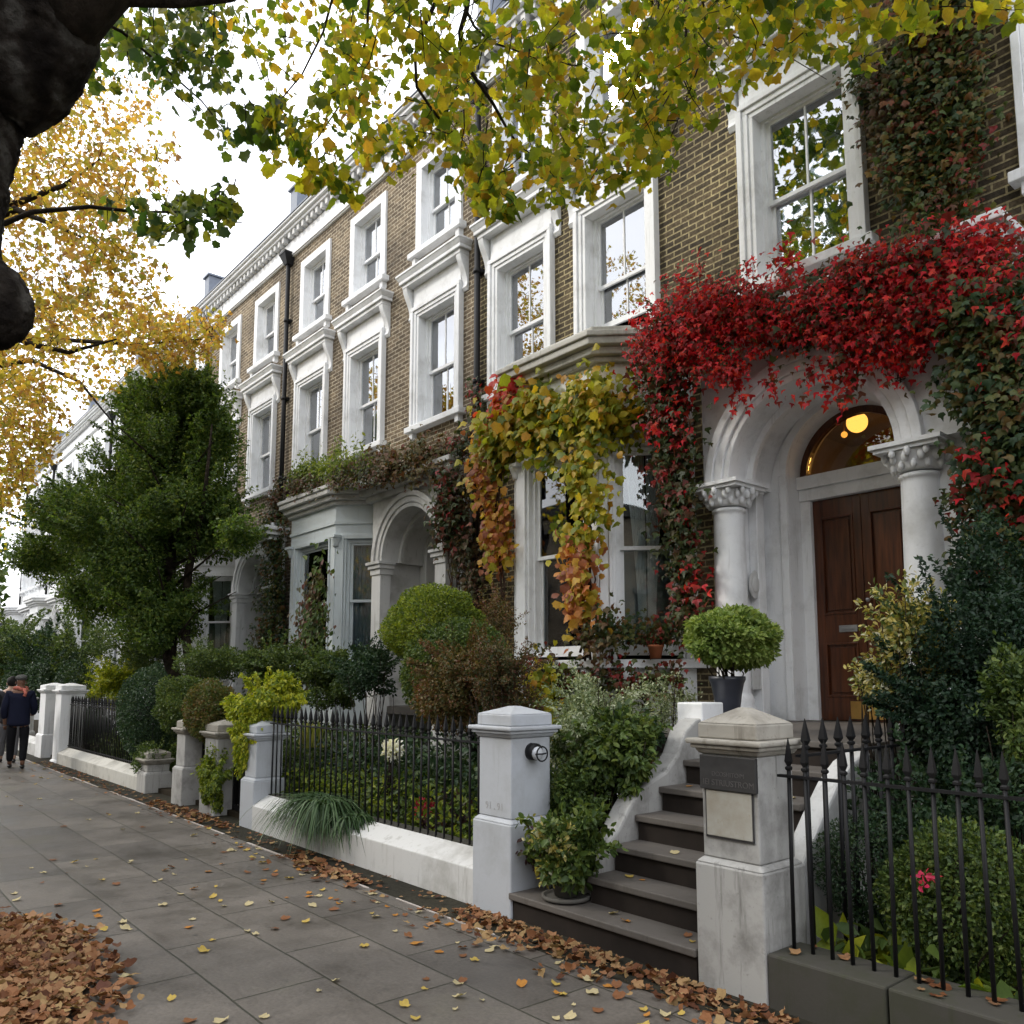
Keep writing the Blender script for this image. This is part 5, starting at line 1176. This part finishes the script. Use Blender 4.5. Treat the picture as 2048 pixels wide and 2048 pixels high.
sh('clipped_bush', 'large dark green bush overhanging the end of the far railing', 278, 1350, 4.1, (.62, .42, .72), 24000, .036, 'shrub_dark', seed=13, lump=.12, twigs=False)
sh('garden_shrub', 'dark green plant at the foot of the small end pier', 298, 1440, 4.1, (.40, .3, .35), 6446, 0.031, 'shrub', 'oval', seed=14, lump=.25)
sh('yellow_shrub', 'bright yellow green shrub behind the far railing', 215, 1290, 4.9, (.85, .5, .48), 7735, 0.0589, 'lime', 'oval', seed=15, lump=.3)
sh('garden_shrub', 'dark leafy plant behind the bars of the far railing', 170, 1375, 4.7, (1.6, .35, .55), 17189, 0.0372, 'shrub_dark', 'oval', seed=16, lump=.25)
sh('hedge', 'dark green hedge behind the distant white piers', 85, 1270, 5.2, (3.2, .8, 1.35), 26000, .07, 'shrub_dark', 'oval', cat='hedge', seed=17, lump=.2, twigs=False)
sh('hedge', 'light green bushy hedge at the far left edge', 15, 1225, 4.8, (4.2, .9, 1.3), 20000, .09, 'shrub', 'oval', cat='hedge', seed=18, lump=.25, twigs=False)
sh('hedge', 'olive bush between the far houses and the evergreen tree', 150, 1235, 5.6, (2.4, .8, 1.2), 16000, .07, 'shrub', 'oval', cat='hedge', seed=19, lump=.25, twigs=False)
sh('garden_shrub', 'green bush under the skirt of the evergreen tree', 265, 1255, 5.4, (1.5, .6, .6), 15040, 0.0434, 'shrub', 'oval', seed=20, lump=.25)
sh('garden_shrub', 'green bush right of the evergreen trunk', 400, 1255, 5.0, (.8, .5, .4), 10743, 0.0372, 'shrub', 'oval', seed=21, lump=.25)
sh('silver_shrub', 'pale silvery flowering shrub between the white pier and the porch steps', 1135, 1350, 5.0, (.50, .4, .40), 9000, .03, 'silver', 'small', seed=22, lump=.35, up=1.)
sh('garden_shrub', 'mid green leafy plant beside the left wall of the steps', 1130, 1440, 4.6, (.40, .32, .34), 3600, .06, 'shrub', 'oval', seed=23, lump=.4, droop=.4)
sh('garden_shrub', 'long leaved dark plant below the silvery shrub', 1170, 1400, 4.75, (.36, .3, .24), 3437, 0.0558, 'shrub', 'oval', seed=24, lump=.35, droop=.4)
sh('garden_shrub', 'low green plant at the foot of the clean white pier', 1085, 1520, 4.35, (.28, .15, .34), 4727, 0.0341, 'shrub', 'oval', seed=25, lump=.3)
sh('flowering_plant', 'airy yellow green plant against the white wall under the bay', 1265, 1335, 6.0, (.32, .2, .28), 1571, 0.032, 'silver', 'small', cat='plant', seed=26, lump=.4, up=1.)
sh('hedge', 'large dark green yew at the right behind the railing', 1850, 1390, 5.6, (.58, .6, .92), 40000, .034, 'teal', 'small', cat='hedge', seed=27, lump=.2, droop=.3, twigs=False)
sh('hedge', 'dark blue green yew against the ivy clad wall', 1915, 1290, 6.2, (.62, .6, 1.15), 26000, .038, 'teal', 'small', cat='hedge', seed=28, lump=.2, droop=.3, twigs=False)
sh('variegated_shrub', 'yellow and white variegated shrub growing in front of the right porch column', 1715, 1210, 5.5, (.28, .25, .34), 3600, .042, 'varieg', 'oval', seed=29, lump=.35)
sh('variegated_shrub', 'yellow leaved sprig hanging beside the door over the brass kick plate', 1665, 1290, 5.5, (.17, .2, .28), 1933, 0.0341, 'varieg', 'oval', seed=30, lump=.4)
sh('garden_shrub', 'bright green rounded bush behind the railing at the right', 1815, 1700, 4.45, (.40, .26, .36), 12861, 0.0272, 'shrub', 'small', seed=31, lump=.12)
sh('garden_shrub', 'dark rounded bush low in the corner beside the step wall', 1640, 1640, 4.75, (.30, .25, .30), 7145, 0.0224, 'shrub_dark', 'small', seed=32, lump=.12)
sh('garden_shrub', 'olive green leafy bush at the far right edge', 1945, 1360, 5.2, (.22, .3, .40), 4000, .034, 'shrub', 'oval', seed=33, lump=.3)
sh('garden_shrub', 'dark undergrowth between the yew and the railing', 1790, 1580, 5.0, (.5, .3, .5), 12000, .04, 'shrub_dark', 'oval', seed=34, lump=.2, twigs=False)
sh('russet_shrub', 'twiggy olive shrub between box hedge and the first bay', 930, 1200, 5.9, (.35, .3, .55), 5586, 0.0279, 'russet', 'small', seed=35, lump=.4)

def blades(name, label, cat, c, n, length, width, lm, spread=1.0, droop=.9, Y0=None):
    root = thing(name, label, cat, tuple(c)); V = []; F_ = []; b = 0
    for i in range(n):
        a = rng.uniform(0, 2 * PI); l = length * rng.uniform(.55, 1.1); out = np.array([math.cos(a), math.sin(a) * .7 - .15, 0]) * spread * rng.uniform(.2, 1)
        side = np.array([-math.sin(a), math.cos(a), 0]); ps = []
        st_ = np.array(c) + np.array([rng.normal(0, .05), rng.normal(0, .04), 0]); m_ = 6
        for j in range(m_ + 1):
            t = j / m_; p = st_ + l * (out * t + np.array([0, 0, 1]) * (t * (1.1 - .2 * spread) - droop * t * t)); w = width * (1 - t) ** .6 * .5 + .0005
            ps += [p - side * w, p + side * w]
        V.append(np.array(ps)); F_.append(np.array([q for j in range(m_) for q in ((2 * j, 2 * j + 1, 2 * j + 3), (2 * j, 2 * j + 3, 2 * j + 2))]) + b); b += len(ps)
    me = npmesh('foliage', [(np.concatenate(V), np.concatenate(F_))], L[lm]); place('foliage', me, root); return root
c = at(640, 1545, 4.1); blades('sedge_clump', 'arching dark green sedge spilling over the low white wall', 'plant', (c[0], 3.94, .34), 1100, .95, .02, 'grass', 1.0, 1.12)
c = at(670, 1590, 3.98); blades('sedge_clump', 'smaller grassy clump hanging over the white wall, right of the big sedge', 'plant', (c[0], 3.96, .32), 300, .55, .018, 'grass', .9, 1.2)
c = at(590, 1325, 4.6); blades('yucca_plant', 'yellow edged spiky plant above the near railing', 'plant', (c[0], 4.6, .85), 70, .48, .035, 'yucca', .55, .35)
c = at(695, 850, 6.95); blades('fern_plant', 'dark palm like plant on the roof of the pale blue bay', 'plant', (c[0], 6.95, 5.15), 40, .42, .07, 'shrub_dark', .9, .5)
sh('garden_shrub', 'leafy plant spilling over the left wall of the steps', 1185, 1445, 4.62, (.20, .2, .20), 1600, .055, 'shrub', 'oval', seed=44, lump=.4, droop=.8, twigs=False)
sh('silver_shrub', 'grey green trailing plant below the silvery shrub', 1090, 1400, 4.55, (.24, .2, .30), 2600, .035, 'silver', 'oval', seed=45, lump=.4, droop=.8, twigs=False)
# planting behind the near railing
def bed(label, x0, x1, y0, y1, z, n, size, lm, seed=0):
    p = np.stack([rng.uniform(x0, x1, n), rng.uniform(y0, y1, n), z * rng.random(n) ** .7 * (0.7 + .3 * np.sin(rng.uniform(x0, x1, n) * 5)) + .08], 1)
    me = npmesh('garden_plants', [leaves(p, rnd(n, .6) + [0, -.3, 1], rnd(n, .8), size * rng.uniform(.5, 1.5, n), 'oval')], L[lm])
    tag(place('garden_plants', me), kind='stuff')
bed('', -8.95, -4.3, 4.2, 6.2, .7, 16000, .06, 'shrub')
bed('', -8.95, -5.0, 4.15, 4.8, .62, 7000, .055, 'box')
bed('', -8.95, -5.0, 4.5, 5.6, 1.05, 12000, .065, 'shrub_dark')
bed('', -12.8, -9.0, 4.4, 6.4, .95, 14000, .07, 'shrub')
bed('', -18.0, -12.0, 4.3, 6.5, .6, 9000, .10, 'shrub')
bed('', -2.4, 1.5, 4.2, 6.2, .22, 2600, .09, 'shrub')
for i, (x, y, lab, lm, cc) in enumerate([(800, 1535, 'pink red flower cluster behind the near railing', 'flower_red', 'flower'), (850, 1560, 'dark purple leaved plant behind the near railing', 'purple', 'plant'), (740, 1420, 'white flowers above the rail of the near railing', 'flower_white', 'flower'), (770, 1600, 'small yellow green plant low behind the near railing', 'lime', 'plant')]):
    r_ = .10 if cc == 'flower' else .22
    bush('flowering_plant' if cc == 'flower' else 'garden_plant', lab, cc, at(x, y, 4.4), (r_ * 1.2, r_ * .7, r_), 160 if cc == 'flower' else 500, .05 if cc == 'flower' else .09, lm, 'oval', seed=70 + i, twigs=True, lump=.3)
bush('flowering_plant', 'single pink flower in the green bush behind the right railing', 'flower', at(1745, 1660, 4.16), (.05, .03, .03), 26, .035, 'flower_red', 'oval', seed=80, twigs=False)
bed('', -2.4, .5, 4.16, 4.6, .20, 260, .15, 'lime')
bed('', -2.4, .5, 4.16, 4.7, .30, 500, .11, 'shrub')

# ------------------------------------------------------------------ climbers
def path(pts, Y_): return [at(x, y, (Y_ if not hasattr(Y_, '__len__') else Y_[i])) for i, (x, y) in enumerate(pts)]
# red creeper over the porch
top1 = path([(1238, 645), (1300, 600), (1380, 590), (1455, 612)], [6.85, 6.85, 6.9, 6.95])
top2_ = path([(1470, 605), (1560, 578), (1650, 540), (1740, 508), (1880, 500)], [6.95, 6.95, 6.95, 6.95, 6.95])
climb('red_creeper', 'scarlet creeper billowing over the top of the arched porch', 'climbing plant', [
  (top1, 6000, [.26, .33, .31, .18], .056, 'red', 'creeper', .9),
  (top2_, 6200, [.15, .19, .25, .28, .28], .056, 'red', 'creeper', .9),
  (path([(1250, 650), (1330, 680), (1400, 695)], 6.85), 1300, [.27, .24, .12], .056, 'red', 'creeper', 1),
  (path([(1540, 610), (1640, 605), (1740, 575), (1870, 545)], 6.85), 1500, [.13, .16, .20, .24], .056, 'red', 'creeper', 1),
  (path([(1590, 650), (1700, 640), (1760, 610)], 6.9), 260, [.14, .14, .14], .062, 'red', 'creeper', 1),
  (path([(1470, 600), (1640, 550), (1800, 520)], 7.05), 2200, [.16, .24, .28], .08, 'red_dark', 'creeper', .7),
  (path([(1600, 660), (1615, 720), (1600, 755)], 6.98), 130, [.10, .08, .05], .07, 'red', 'creeper', 1),
  (path([(1700, 640), (1690, 690)], 6.98), 130, [.12, .07], .07, 'red', 'creeper', 1),
  (path([(1400, 690), (1392, 760)], 6.95), 50, [.05, .03], .065, 'red', 'creeper', 1.1),
  (path([(1455, 690), (1461, 735)], 6.95), 40, [.05, .03], .065, 'red', 'creeper', 1.1),
  (path([(1530, 680), (1525, 735)], 6.95), 50, [.05, .03], .065, 'red', 'creeper', 1.1),
  (path([(1575, 690), (1585, 760)], 6.95), 60, [.05, .03], .065, 'red', 'creeper', 1.1),
  (path([(1660, 650), (1668, 720)], 6.95), 60, [.05, .03], .065, 'red', 'creeper', 1.1),
  (path([(1720, 640), (1714, 700)], 6.95), 50, [.05, .03], .065, 'red', 'creeper', 1.1),
  (path([(1300, 690), (1290, 770)], 6.95), 70, [.05, .03], .065, 'red', 'creeper', 1.1),
  (path([(1245, 700), (1245, 790)], 6.95), 60, [.05, .03], .065, 'red', 'creeper', 1.1),
  (path([(1478, 460), (1490, 520), (1500, 560)], 7.3), 160, [.06, .1, .12], .075, 'red', 'creeper', .3),
 ], (-4.0, 7.0, 5.4), [path([(1240, 700), (1330, 600), (1480, 560)], 7.0), path([(1480, 560), (1650, 540), (1850, 500)], 7.0), path([(1640, 640), (1620, 700), (1600, 750)], 7.05), path([(1720, 620), (1700, 690), (1690, 720)], 7.05)])
climb('red_creeper', 'dark trailing curtain of creeper with a few red leaves between the bay and the porch', 'climbing plant', [
  (path([(1245, 680), (1270, 780), (1285, 900)], [6.95, 7.0, 7.05]), 1900, [.26, .20, .16], .078, 'red_dark', 'creeper', 1),
  (path([(1285, 880), (1295, 1000), (1300, 1100), (1290, 1180)], [7.05, 7.05, 7.1, 7.1]), 1500, [.17, .16, .13, .10], .075, 'red_dark', 'creeper', 1),
  (path([(1240, 680), (1265, 760), (1280, 850)], 6.9), 300, [.2, .18, .14], .075, 'red', 'creeper', 1),
  (path([(1290, 900), (1310, 1150)], 7.0), 40, [.12, .10], .08, 'red', 'creeper', 1)],
  (-5.5, 7.2, 2.0), [path([(1300, 1200), (1300, 1050), (1285, 880), (1250, 700)], 7.2)] * 2)
# ivy right of the porch
climb('ivy', 'dark green ivy smothering the wall right of the porch', 'climbing plant', [
  (path([(1885, 560), (1890, 700), (1905, 850)], 6.9), 4200, [.24, .22, .20], .075, 'ivy', 'ivy', .8),
  (path([(1905, 820), (1920, 1000), (1915, 1150)], [6.95, 7.1, 7.2]), 4000, [.20, .20, .26], .07, 'ivy', 'ivy', .8),
  (path([(1900, 560), (1930, 800), (1940, 1100)], 7.2), 4200, [.32, .34, .34], .075, 'ivy', 'ivy', .8),
  (path([(1870, 640), (1880, 900), (1900, 1100)], 6.85), 160, [.2, .2, .2], .075, 'red', 'creeper', 1),
  (path([(1910, 560), (1900, 700)], 6.9), 200, [.2, .16], .08, 'red', 'creeper', 1),
  (path([(1840, 870), (1810, 960), (1820, 1010)], 7.0), 170, [.06, .08, .05], .06, 'red_dark', 'creeper', 1)],
  (-2.2, 7.2, 2.0), [path([(1870, 1180), (1850, 900), (1830, 600)], 7.2)] * 3)
climb('ivy', 'green and russet ivy climbing the upper brick wall right of the big window', 'climbing plant', [
  (path([(1740, 0), (1730, 120), (1750, 250), (1770, 420)], 7.5), 2300, [.32, .28, .30, .28], .07, 'ivy_warm', 'ivy', .8),
  (path([(1800, 20), (1790, 150), (1810, 300), (1790, 440)], 7.5), 1500, [.22, .22, .22, .22], .07, 'ivy_warm', 'ivy', .8),
  (path([(1740, 120), (1790, 250), (1780, 400)], 7.5), 700, [.3, .3, .3], .065, 'red_dark', 'creeper', .8),
  (path([(1680, 60), (1660, 180), (1700, 330)], 7.5), 700, [.16, .18, .2], .07, 'brown', 'ivy', .8),
  (path([(1800, -120), (1760, 0)], 7.5), 900, [.3, .3], .075, 'ivy', 'ivy', .8),
  (path([(1620, 120), (1625, 190)], 7.45), 160, [.10, .06], .06, 'ivy', 'ivy', .8)],
  (-2.9, 7.55, 6.2), [path([(1790, 450), (1800, 200), (1780, -80)], 7.55), path([(1770, 430), (1690, 300), (1650, 120)], 7.57), path([(1780, 420), (1730, 150), (1720, 0)], 7.57)])
# yellow vine on the first bay
climb('yellow_vine', 'yellow green grape vine arching over the first bay window', 'climbing plant', [
  (path([(940, 815), (1000, 792), (1070, 775), (1150, 778)], [6.75, 6.7, 6.65, 6.8]), 1150, [.20, .17, .22, .13], .13, 'vine', 'maple', .8),
  (path([(1100, 750), (1125, 800), (1105, 880)], 6.6), 340, [.15, .17, .12], .102, 'vine', 'maple', .9),
  (path([(1090, 860), (1105, 960), (1115, 1020)], [6.55, 6.55, 6.6]), 330, [.15, .19, .16], .105, 'vine', 'maple', 1),
  (path([(1088, 1040), (1098, 1120), (1100, 1180)], 6.55), 340, [.14, .17, .10], .108, 'vine_orange', 'maple', 1),
  (path([(935, 800), (925, 880), (935, 960), (945, 1060)], [6.9, 6.9, 6.8, 6.75]), 800, [.20, .20, .15, .10], .102, 'vine_orange', 'maple', .9),
  (path([(940, 800), (935, 900)], 6.85), 380, [.2, .2], .102, 'vine', 'maple', .9),
  (path([(955, 740), (970, 780)], 6.7), 160, [.14, .14], .11, 'vine_red', 'maple', .8),
  (path([(1160, 770), (1200, 790)], 6.95), 170, [.12, .1], .11, 'vine', 'maple', .8),
  (path([(1030, 820), (1050, 850)], 6.65), 90, [.1, .1], .10, 'canopy_green', 'maple', .8),
  (path([(1020, 1270), (1025, 1340)], 6.4), 330, [.16, .12], .102, 'vine', 'maple', 1)],
  (-7.2, 6.7, 2.0), [path([(1110, 1240), (1110, 1000), (1100, 860), (1130, 770)], 6.68), path([(1100, 1240), (1115, 1100), (1105, 900)], 6.68), path([(950, 1150), (940, 950), (950, 800), (1070, 750)], 6.75)])
climb('creeper', 'dark straggling creeper under the sill of the first bay', 'climbing plant', [
  (path([(990, 1265), (1100, 1275), (1200, 1290), (1290, 1275)], [6.6, 6.65, 6.9, 7.2]), 900, [.14, .16, .12, .1], .075, 'red_dark', 'ivy', 1),
  (path([(1120, 1190), (1200, 1185), (1280, 1190)], [6.65, 7.0, 7.25]), 480, [.10, .1, .1], .07, 'ivy', 'ivy', .6),
  (path([(1100, 1200), (1140, 1215)], 6.6), 160, [.1, .08], .08, 'brown', 'ivy', .8)],
  (-6.4, 6.7, 1.6), [path([(1000, 1265), (1150, 1280), (1290, 1275)], [6.7, 6.75, 7.2]), path([(1150, 1230), (1170, 1310), (1210, 1330)], [6.8, 6.95, 7.05])])
# second porch
climb('creeper', 'green plants and reddish creeper growing along the roof of the pale blue bay', 'climbing plant', [
  (path([(560, 905), (620, 885), (700, 880)], [6.75, 6.7, 6.75]), 3000, [.16, .22, .24], .07, 'box', 'oval', .5),
  (path([(550, 915), (640, 905), (720, 895)], 6.62), 1300, [.12, .12, .14], .06, 'brown', 'ivy', 1),
  (path([(720, 885), (790, 870), (850, 850)], [6.9, 7.0, 7.05]), 1800, [.22, .22, .2], .075, 'russet', 'creeper', .7),
  (path([(780, 870), (880, 840), (905, 800)], 7.1), 700, [.16, .14, .14], .07, 'red_dark', 'creeper', .8)],
  (-12.5, 6.8, 5.1), [path([(540, 930), (640, 905), (780, 880), (880, 830)], [6.8, 6.7, 6.95, 7.1])] * 2)
climb('creeper', 'withered reddish creeper hanging over the second porch beside the drainpipe', 'climbing plant', [
  (path([(855, 900), (845, 960), (850, 1010)], 7.0), 1100, [.22, .24, .18], .09, 'red_dark', 'creeper', 1),
  (path([(870, 900), (880, 1000), (890, 1090)], 7.1), 700, [.18, .16, .12], .08, 'brown', 'ivy', 1),
  (path([(860, 980), (865, 1080)], 7.0), 260, [.14, .1], .08, 'brown', 'oval', 1),
  (path([(895, 740), (905, 850)], 7.45), 350, [.10, .1], .07, 'red_dark', 'creeper', .8)],
  (-10.0, 7.1, 2.2), [path([(860, 1240), (865, 1100), (855, 960), (860, 880)], 7.1), path([(880, 1240), (885, 1100), (880, 900)], 7.15), path([(870, 1240), (850, 1120), (850, 980)], 7.05), path([(895, 1240), (900, 1000), (903, 750)], 7.45)])
climb('ivy', 'dark ivy column on the wall between the third porch and the pale blue bay', 'climbing plant', [
  (path([(528, 960), (522, 1100), (520, 1260)], [7.5, 7.4, 7.2]), 5200, [.28, .34, .46], .075, 'ivy', 'ivy', .9),
  (path([(530, 920), (525, 1000)], 7.5), 700, [.2, .22], .07, 'brown', 'ivy', .9)],
  (-16.4, 7.4, .1), [path([(525, 1280), (522, 1100), (530, 930)], 7.55)] * 3)
climb('creeper', 'tall straggly climber with large drooping leaves in front of the pale blue bay', 'climbing plant', [
  (path([(605, 1090), (590, 1150), (600, 1200), (590, 1270)], 6.2), 1300, [.16, .22, .3, .4], .095, 'brown', 'oval', 1),
  (path([(600, 1150), (610, 1260)], 6.15), 800, [.2, .4], .09, 'shrub', 'oval', .9),
  (path([(600, 1060), (612, 1110)], 6.2), 50, [.06, .12], .13, 'shrub', 'oval', .8)],
  (-12.9, 6.2, .1), [path([(600, 1300), (600, 1150), (605, 1060)], 6.25)] * 2)
for x0, dx in ((-9.62, .25),):
    pass

# ------------------------------------------------------------------ pots
def pot(mb, c, r, h, lip=.012): mb.lathe(c, [(r * .68, 0), (r * .98, h * .82), (r * 1.08, h * .84), (r * 1.08, h), (r * .96, h), (r * .9, h * .9)], 24)
c = at(1068, 1690, 4.0); c[2] = .182
t = thing('potted_plant', 'dark clay pot with saucer and mixed green and yellow plant on the lowest step', 'potted plant', c)
mb = MB(); pot(mb, (c[0], c[1], .205), .115, .16); mb.build('pot', M['clay'], t)
mb = MB(); mb.lathe((c[0], c[1], .176), [(.12, 0), (.165, .012), (.165, .035), (.15, .035), (.14, .02)], 24); mb.build('saucer', M['clay'], t)
bush('', '', '', (c[0], c[1] + .03, .50), (.36, .27, .28), 3000, .06, 'shrub', 'oval', parent=t, seed=101, twigs=False, base=.26, lump=.35)
bush('', '', '', (c[0] - .04, c[1] - .10, .52), (.20, .15, .18), 700, .05, 'varieg', 'oval', parent=t, seed=102, twigs=False, base=.3, lump=.3)
bush('', '', '', (c[0] - .22, c[1], .45), (.14, .14, .15), 472, 0.0527, 'purple', 'oval', parent=t, seed=103, twigs=False, base=.25, lump=.3, droop=.8)
c = np.array([-4.12, 5.86, 1.38]); c = at(1374, 1355, 5.80)
t = thing('topiary', 'feathery green ball topiary in a tall dark glazed pot beside the porch column', 'potted plant', c)
z0 = 1.38
mb = MB(); mb.lathe((c[0], c[1], z0 - .16), [(.105, 0), (.105, .02), (.085, .05), (.095, .16), (.115, .30), (.135, .40), (.15, .43), (.15, .46), (.13, .46)], 24); mb.build('pot', M['vase'], t)
bc = at(1376, 1207, 5.80)
bush('', '', '', bc, (.38, .36, .24), 13000, .05, 'topiary', 'small', parent=t, seed=104, base=1.5, shell=.7, lump=.195, up=.7, twigs=True)
c = at(1197, 1470, 4.95)
t = thing('potted_plant', 'brown terracotta pot with dark leaves behind the left step wall', 'potted plant', (c[0], c[1], .7))
mb = MB(); pot(mb, (c[0], c[1], c[2] - .05), .15, .24); mb.lathe((c[0], c[1], .05), [(.12, 0), (.12, c[2] - .11)], 16); mb.build('pot', M['terracotta'], t)
bush('', '', '', (c[0], c[1], c[2] + .33), (.22, .2, .2), 1504, 0.0496, 'shrub_dark', 'oval', parent=t, seed=105, base=c[2] + .1, lump=.3, twigs=False)
c = at(1237, 1226, 7.02)
t = thing('potted_plant', 'small red terracotta pot with trailing leaves on the bay sill', 'potted plant', (c[0], c[1], 1.88))
mb = MB(); pot(mb, (c[0], c[1], 1.882), .085, .15); mb.build('pot', M['terracotta'], t)
bush('', '', '', (c[0], c[1], 2.1), (.2, .14, .10), 902, 0.0372, 'red_dark', 'oval', parent=t, seed=106, base=1.95, twigs=False, lump=.3, droop=.5)

# ------------------------------------------------------------------ fallen leaves
def flat_leaves(p, size, lm, name, tilt=.25, stack=0):
    n = len(p); nor = rnd(n, tilt) + np.array([0, 0, 1.0]); a = rng.uniform(0, 2 * PI, n); tip = np.stack([np.cos(a), np.sin(a), rng.normal(0, tilt * .5, n)], 1)
    return leaves(p, nor, tip, size * rng.uniform(.55, 1.25, n), 'litter')
n = 10000
p = np.stack([-5.7 + rng.normal(0, .62, n), .82 + rng.normal(0, .27, n), rng.random(n) * .05 + .015], 1)
dd = ((p[:, 0] + 5.5) / 1.15) ** 2 + ((p[:, 1] - .75) / .62) ** 2
p[:, 2] += np.clip(.03 * (1 - dd), 0, .03); p = p[(dd < 1.35 + .5 * rng.random(n)) & (p[:, 1] > .05)]
tag(place('leaf_pile', npmesh('leaf_pile', [flat_leaves(p, .066, 'litter', '', .5)], L['litter'])), kind='stuff')
n = 620; x = rng.uniform(-4.9, -2.3, n); p = np.stack([x, 3.76 - np.abs(rng.normal(0, .20, n)) * (.6 + .5 * np.sin(x * 4.1) ** 2), rng.random(n) * .02 + .008], 1)
q = np.stack([rng.uniform(-11.8, -9.2, 260), 3.75 - np.abs(rng.normal(0, .14, 260)), rng.random(260) * .03 + .01], 1)
q2 = np.stack([rng.uniform(-19, -4.5, 420), 3.62 + rng.normal(0, .12, 420), rng.random(420) * .015 + .008], 1); q2[:, 1] = np.minimum(q2[:, 1], 3.78)
q3 = np.stack([rng.uniform(-7.4, -6.0, 130), 3.6 - np.abs(rng.normal(0, .12, 130)), rng.random(130) * .02 + .01], 1)
tag(place('leaf_litter', npmesh('leaf_litter', [flat_leaves(p, .058, 'litter', '', .5), flat_leaves(q, .058, '', '', .4), flat_leaves(q2, .055, '', '', .2), flat_leaves(q3, .08, '', '', .3)], L['litter'])), kind='stuff')
n = 420; p = np.stack([rng.uniform(-2.5, 2, n), rng.uniform(4.15, 5.2, n), rng.uniform(.08, .12, n)], 1)
n2 = 60; p2_ = np.stack([rng.uniform(-2.4, 1.5, n2), rng.uniform(3.86, 4.12, n2), np.full(n2, .268)], 1)
tag(place('garden_litter', npmesh('garden_litter', [flat_leaves(p, .09, '', '', .4), flat_leaves(p2_, .06, '', '', .15)], L['litter'])), kind='stuff')
protos = []
for lm, lab in (('lf_yellow', 'yellow'), ('lf_orange', 'orange'), ('lf_brown', 'brown'), ('lf_pale', 'pale buff')):
    for v in range(4):
        protos.append((npmesh('fallen_leaf', [leaves(np.array([[0, -.5 * .1, .004]]), np.array([[.1 * v, .05, 1.]]), np.array([[0, 1., .04 * v]]), np.array([.1]), 'litter')], L[lm]), lab))
cnt = 0
while cnt < 250:
    u = random.random()
    if u < .25: X, Yy = random.uniform(-19, -8), random.uniform(.8, 3.5)
    else: X, Yy = random.uniform(-8.5, -2.2), random.uniform(.9, 3.5)
    if random.random() < .35: Yy = 3.5 - abs(random.gauss(0, .35))
    if Yy < 0.7: continue
    d = X * FW[0] + Yy * FW[1]; l = X * RT[0] + Yy * RT[1]
    if d < 2.4 or abs(l / d) > .66 or EYE / d > .56: continue
    me, lab = random.choice(protos); o = place('fallen_leaf', me, loc=(X, Yy, .004)); s = random.uniform(.4, .9); o.scale = (s, s * random.uniform(.6, 1), s); o.rotation_euler = (0, 0, random.uniform(0, 6.28))
    tag(o, lab + ' fallen leaf lying alone on the grey paving slabs', 'leaf', lab + ' leaves scattered over the pavement'); cnt += 1
for i in range(16):
    k = random.randint(0, 5); z1 = 1.22 * (k + 1) / 7; me, lab = random.choice(protos)
    o = place('fallen_leaf', me, loc=(random.uniform(-3.9, -3.0), ys[k] + random.uniform(.06, .2), z1 + .003)); s = random.uniform(.4, .8); o.scale = (s, s, s); o.rotation_euler = (0, 0, random.uniform(0, 6.28))
    tag(o, lab + ' fallen leaf lying on the stone steps', 'leaf', lab + ' leaves on the steps')

# ------------------------------------------------------------------ sky, sun, camera
w = bpy.data.worlds.new('World'); SC.world = w; w.use_nodes = True; nt = w.node_tree; nt.nodes.clear()
SUN = Vector((-.52, -.62, .62)).normalized()
el = math.asin(SUN.z); az = math.atan2(SUN.x, SUN.y)
sky = nt.nodes.new('ShaderNodeTexSky'); sky.sky_type = 'NISHITA'; sky.sun_disc = False; sky.sun_elevation = el; sky.sun_rotation = az; sky.air_density = 1.2; sky.dust_density = 3
b1 = nt.nodes.new('ShaderNodeBackground'); b1.inputs[1].default_value = 0.12; nt.links.new(sky.outputs[0], b1.inputs[0])
tc = nt.nodes.new('ShaderNodeTexCoord'); n1 = noise(nt, tc.outputs['Generated'], 2.2, 6, .6, (1, 1, 2.2))
r1 = ramp(nt, [(.32, (.62, .66, .74)), (.5, (.93, .95, 1.0)), (.7, (1, 1, 1))]); nt.links.new(n1.outputs[0], r1.inputs[0])
b2 = nt.nodes.new('ShaderNodeBackground'); b2.inputs[1].default_value = 2.0; nt.links.new(r1.outputs[0], b2.inputs[0])
r2 = ramp(nt, [(.30, (.72, .72, .72)), (.5, (1, 1, 1))]); nt.links.new(n1.outputs[0], r2.inputs[0])
mx = nt.nodes.new('ShaderNodeMixShader'); nt.links.new(r2.outputs[0], mx.inputs[0]); nt.links.new(b1.outputs[0], mx.inputs[1]); nt.links.new(b2.outputs[0], mx.inputs[2])
wo = nt.nodes.new('ShaderNodeOutputWorld'); nt.links.new(mx.outputs[0], wo.inputs[0])
sd = bpy.data.lights.new('sun', 'SUN'); sd.energy = 1.5; sd.angle = R(10); sd.color = (1, .94, .85)
so = bpy.data.objects.new('sun', sd); COL.objects.link(so); so.rotation_euler = SUN.to_track_quat('Z', 'Y').to_euler()
cam = bpy.data.cameras.new('camera'); co = bpy.data.objects.new('camera', cam); COL.objects.link(co); SC.camera = co
cam.sensor_width = 36; cam.lens = FOC / 2048 * 36; cam.shift_y = (YP - 1024) / 2048; cam.clip_start = .05; cam.clip_end = 600
co.location = (0, 0, EYE)
fwd = Vector((FW[0] * math.cos(TH), FW[1] * math.cos(TH), math.sin(TH)))
co.rotation_euler = fwd.to_track_quat('-Z', 'Y').to_euler()
SC.view_settings.view_transform = 'Standard'; SC.view_settings.look = 'None'; SC.view_settings.exposure = 0.5; SC.view_settings.gamma = 1
SC.cycles.max_bounces = 8; SC.cycles.transparent_max_bounces = 16; SC.cycles.use_denoising = True
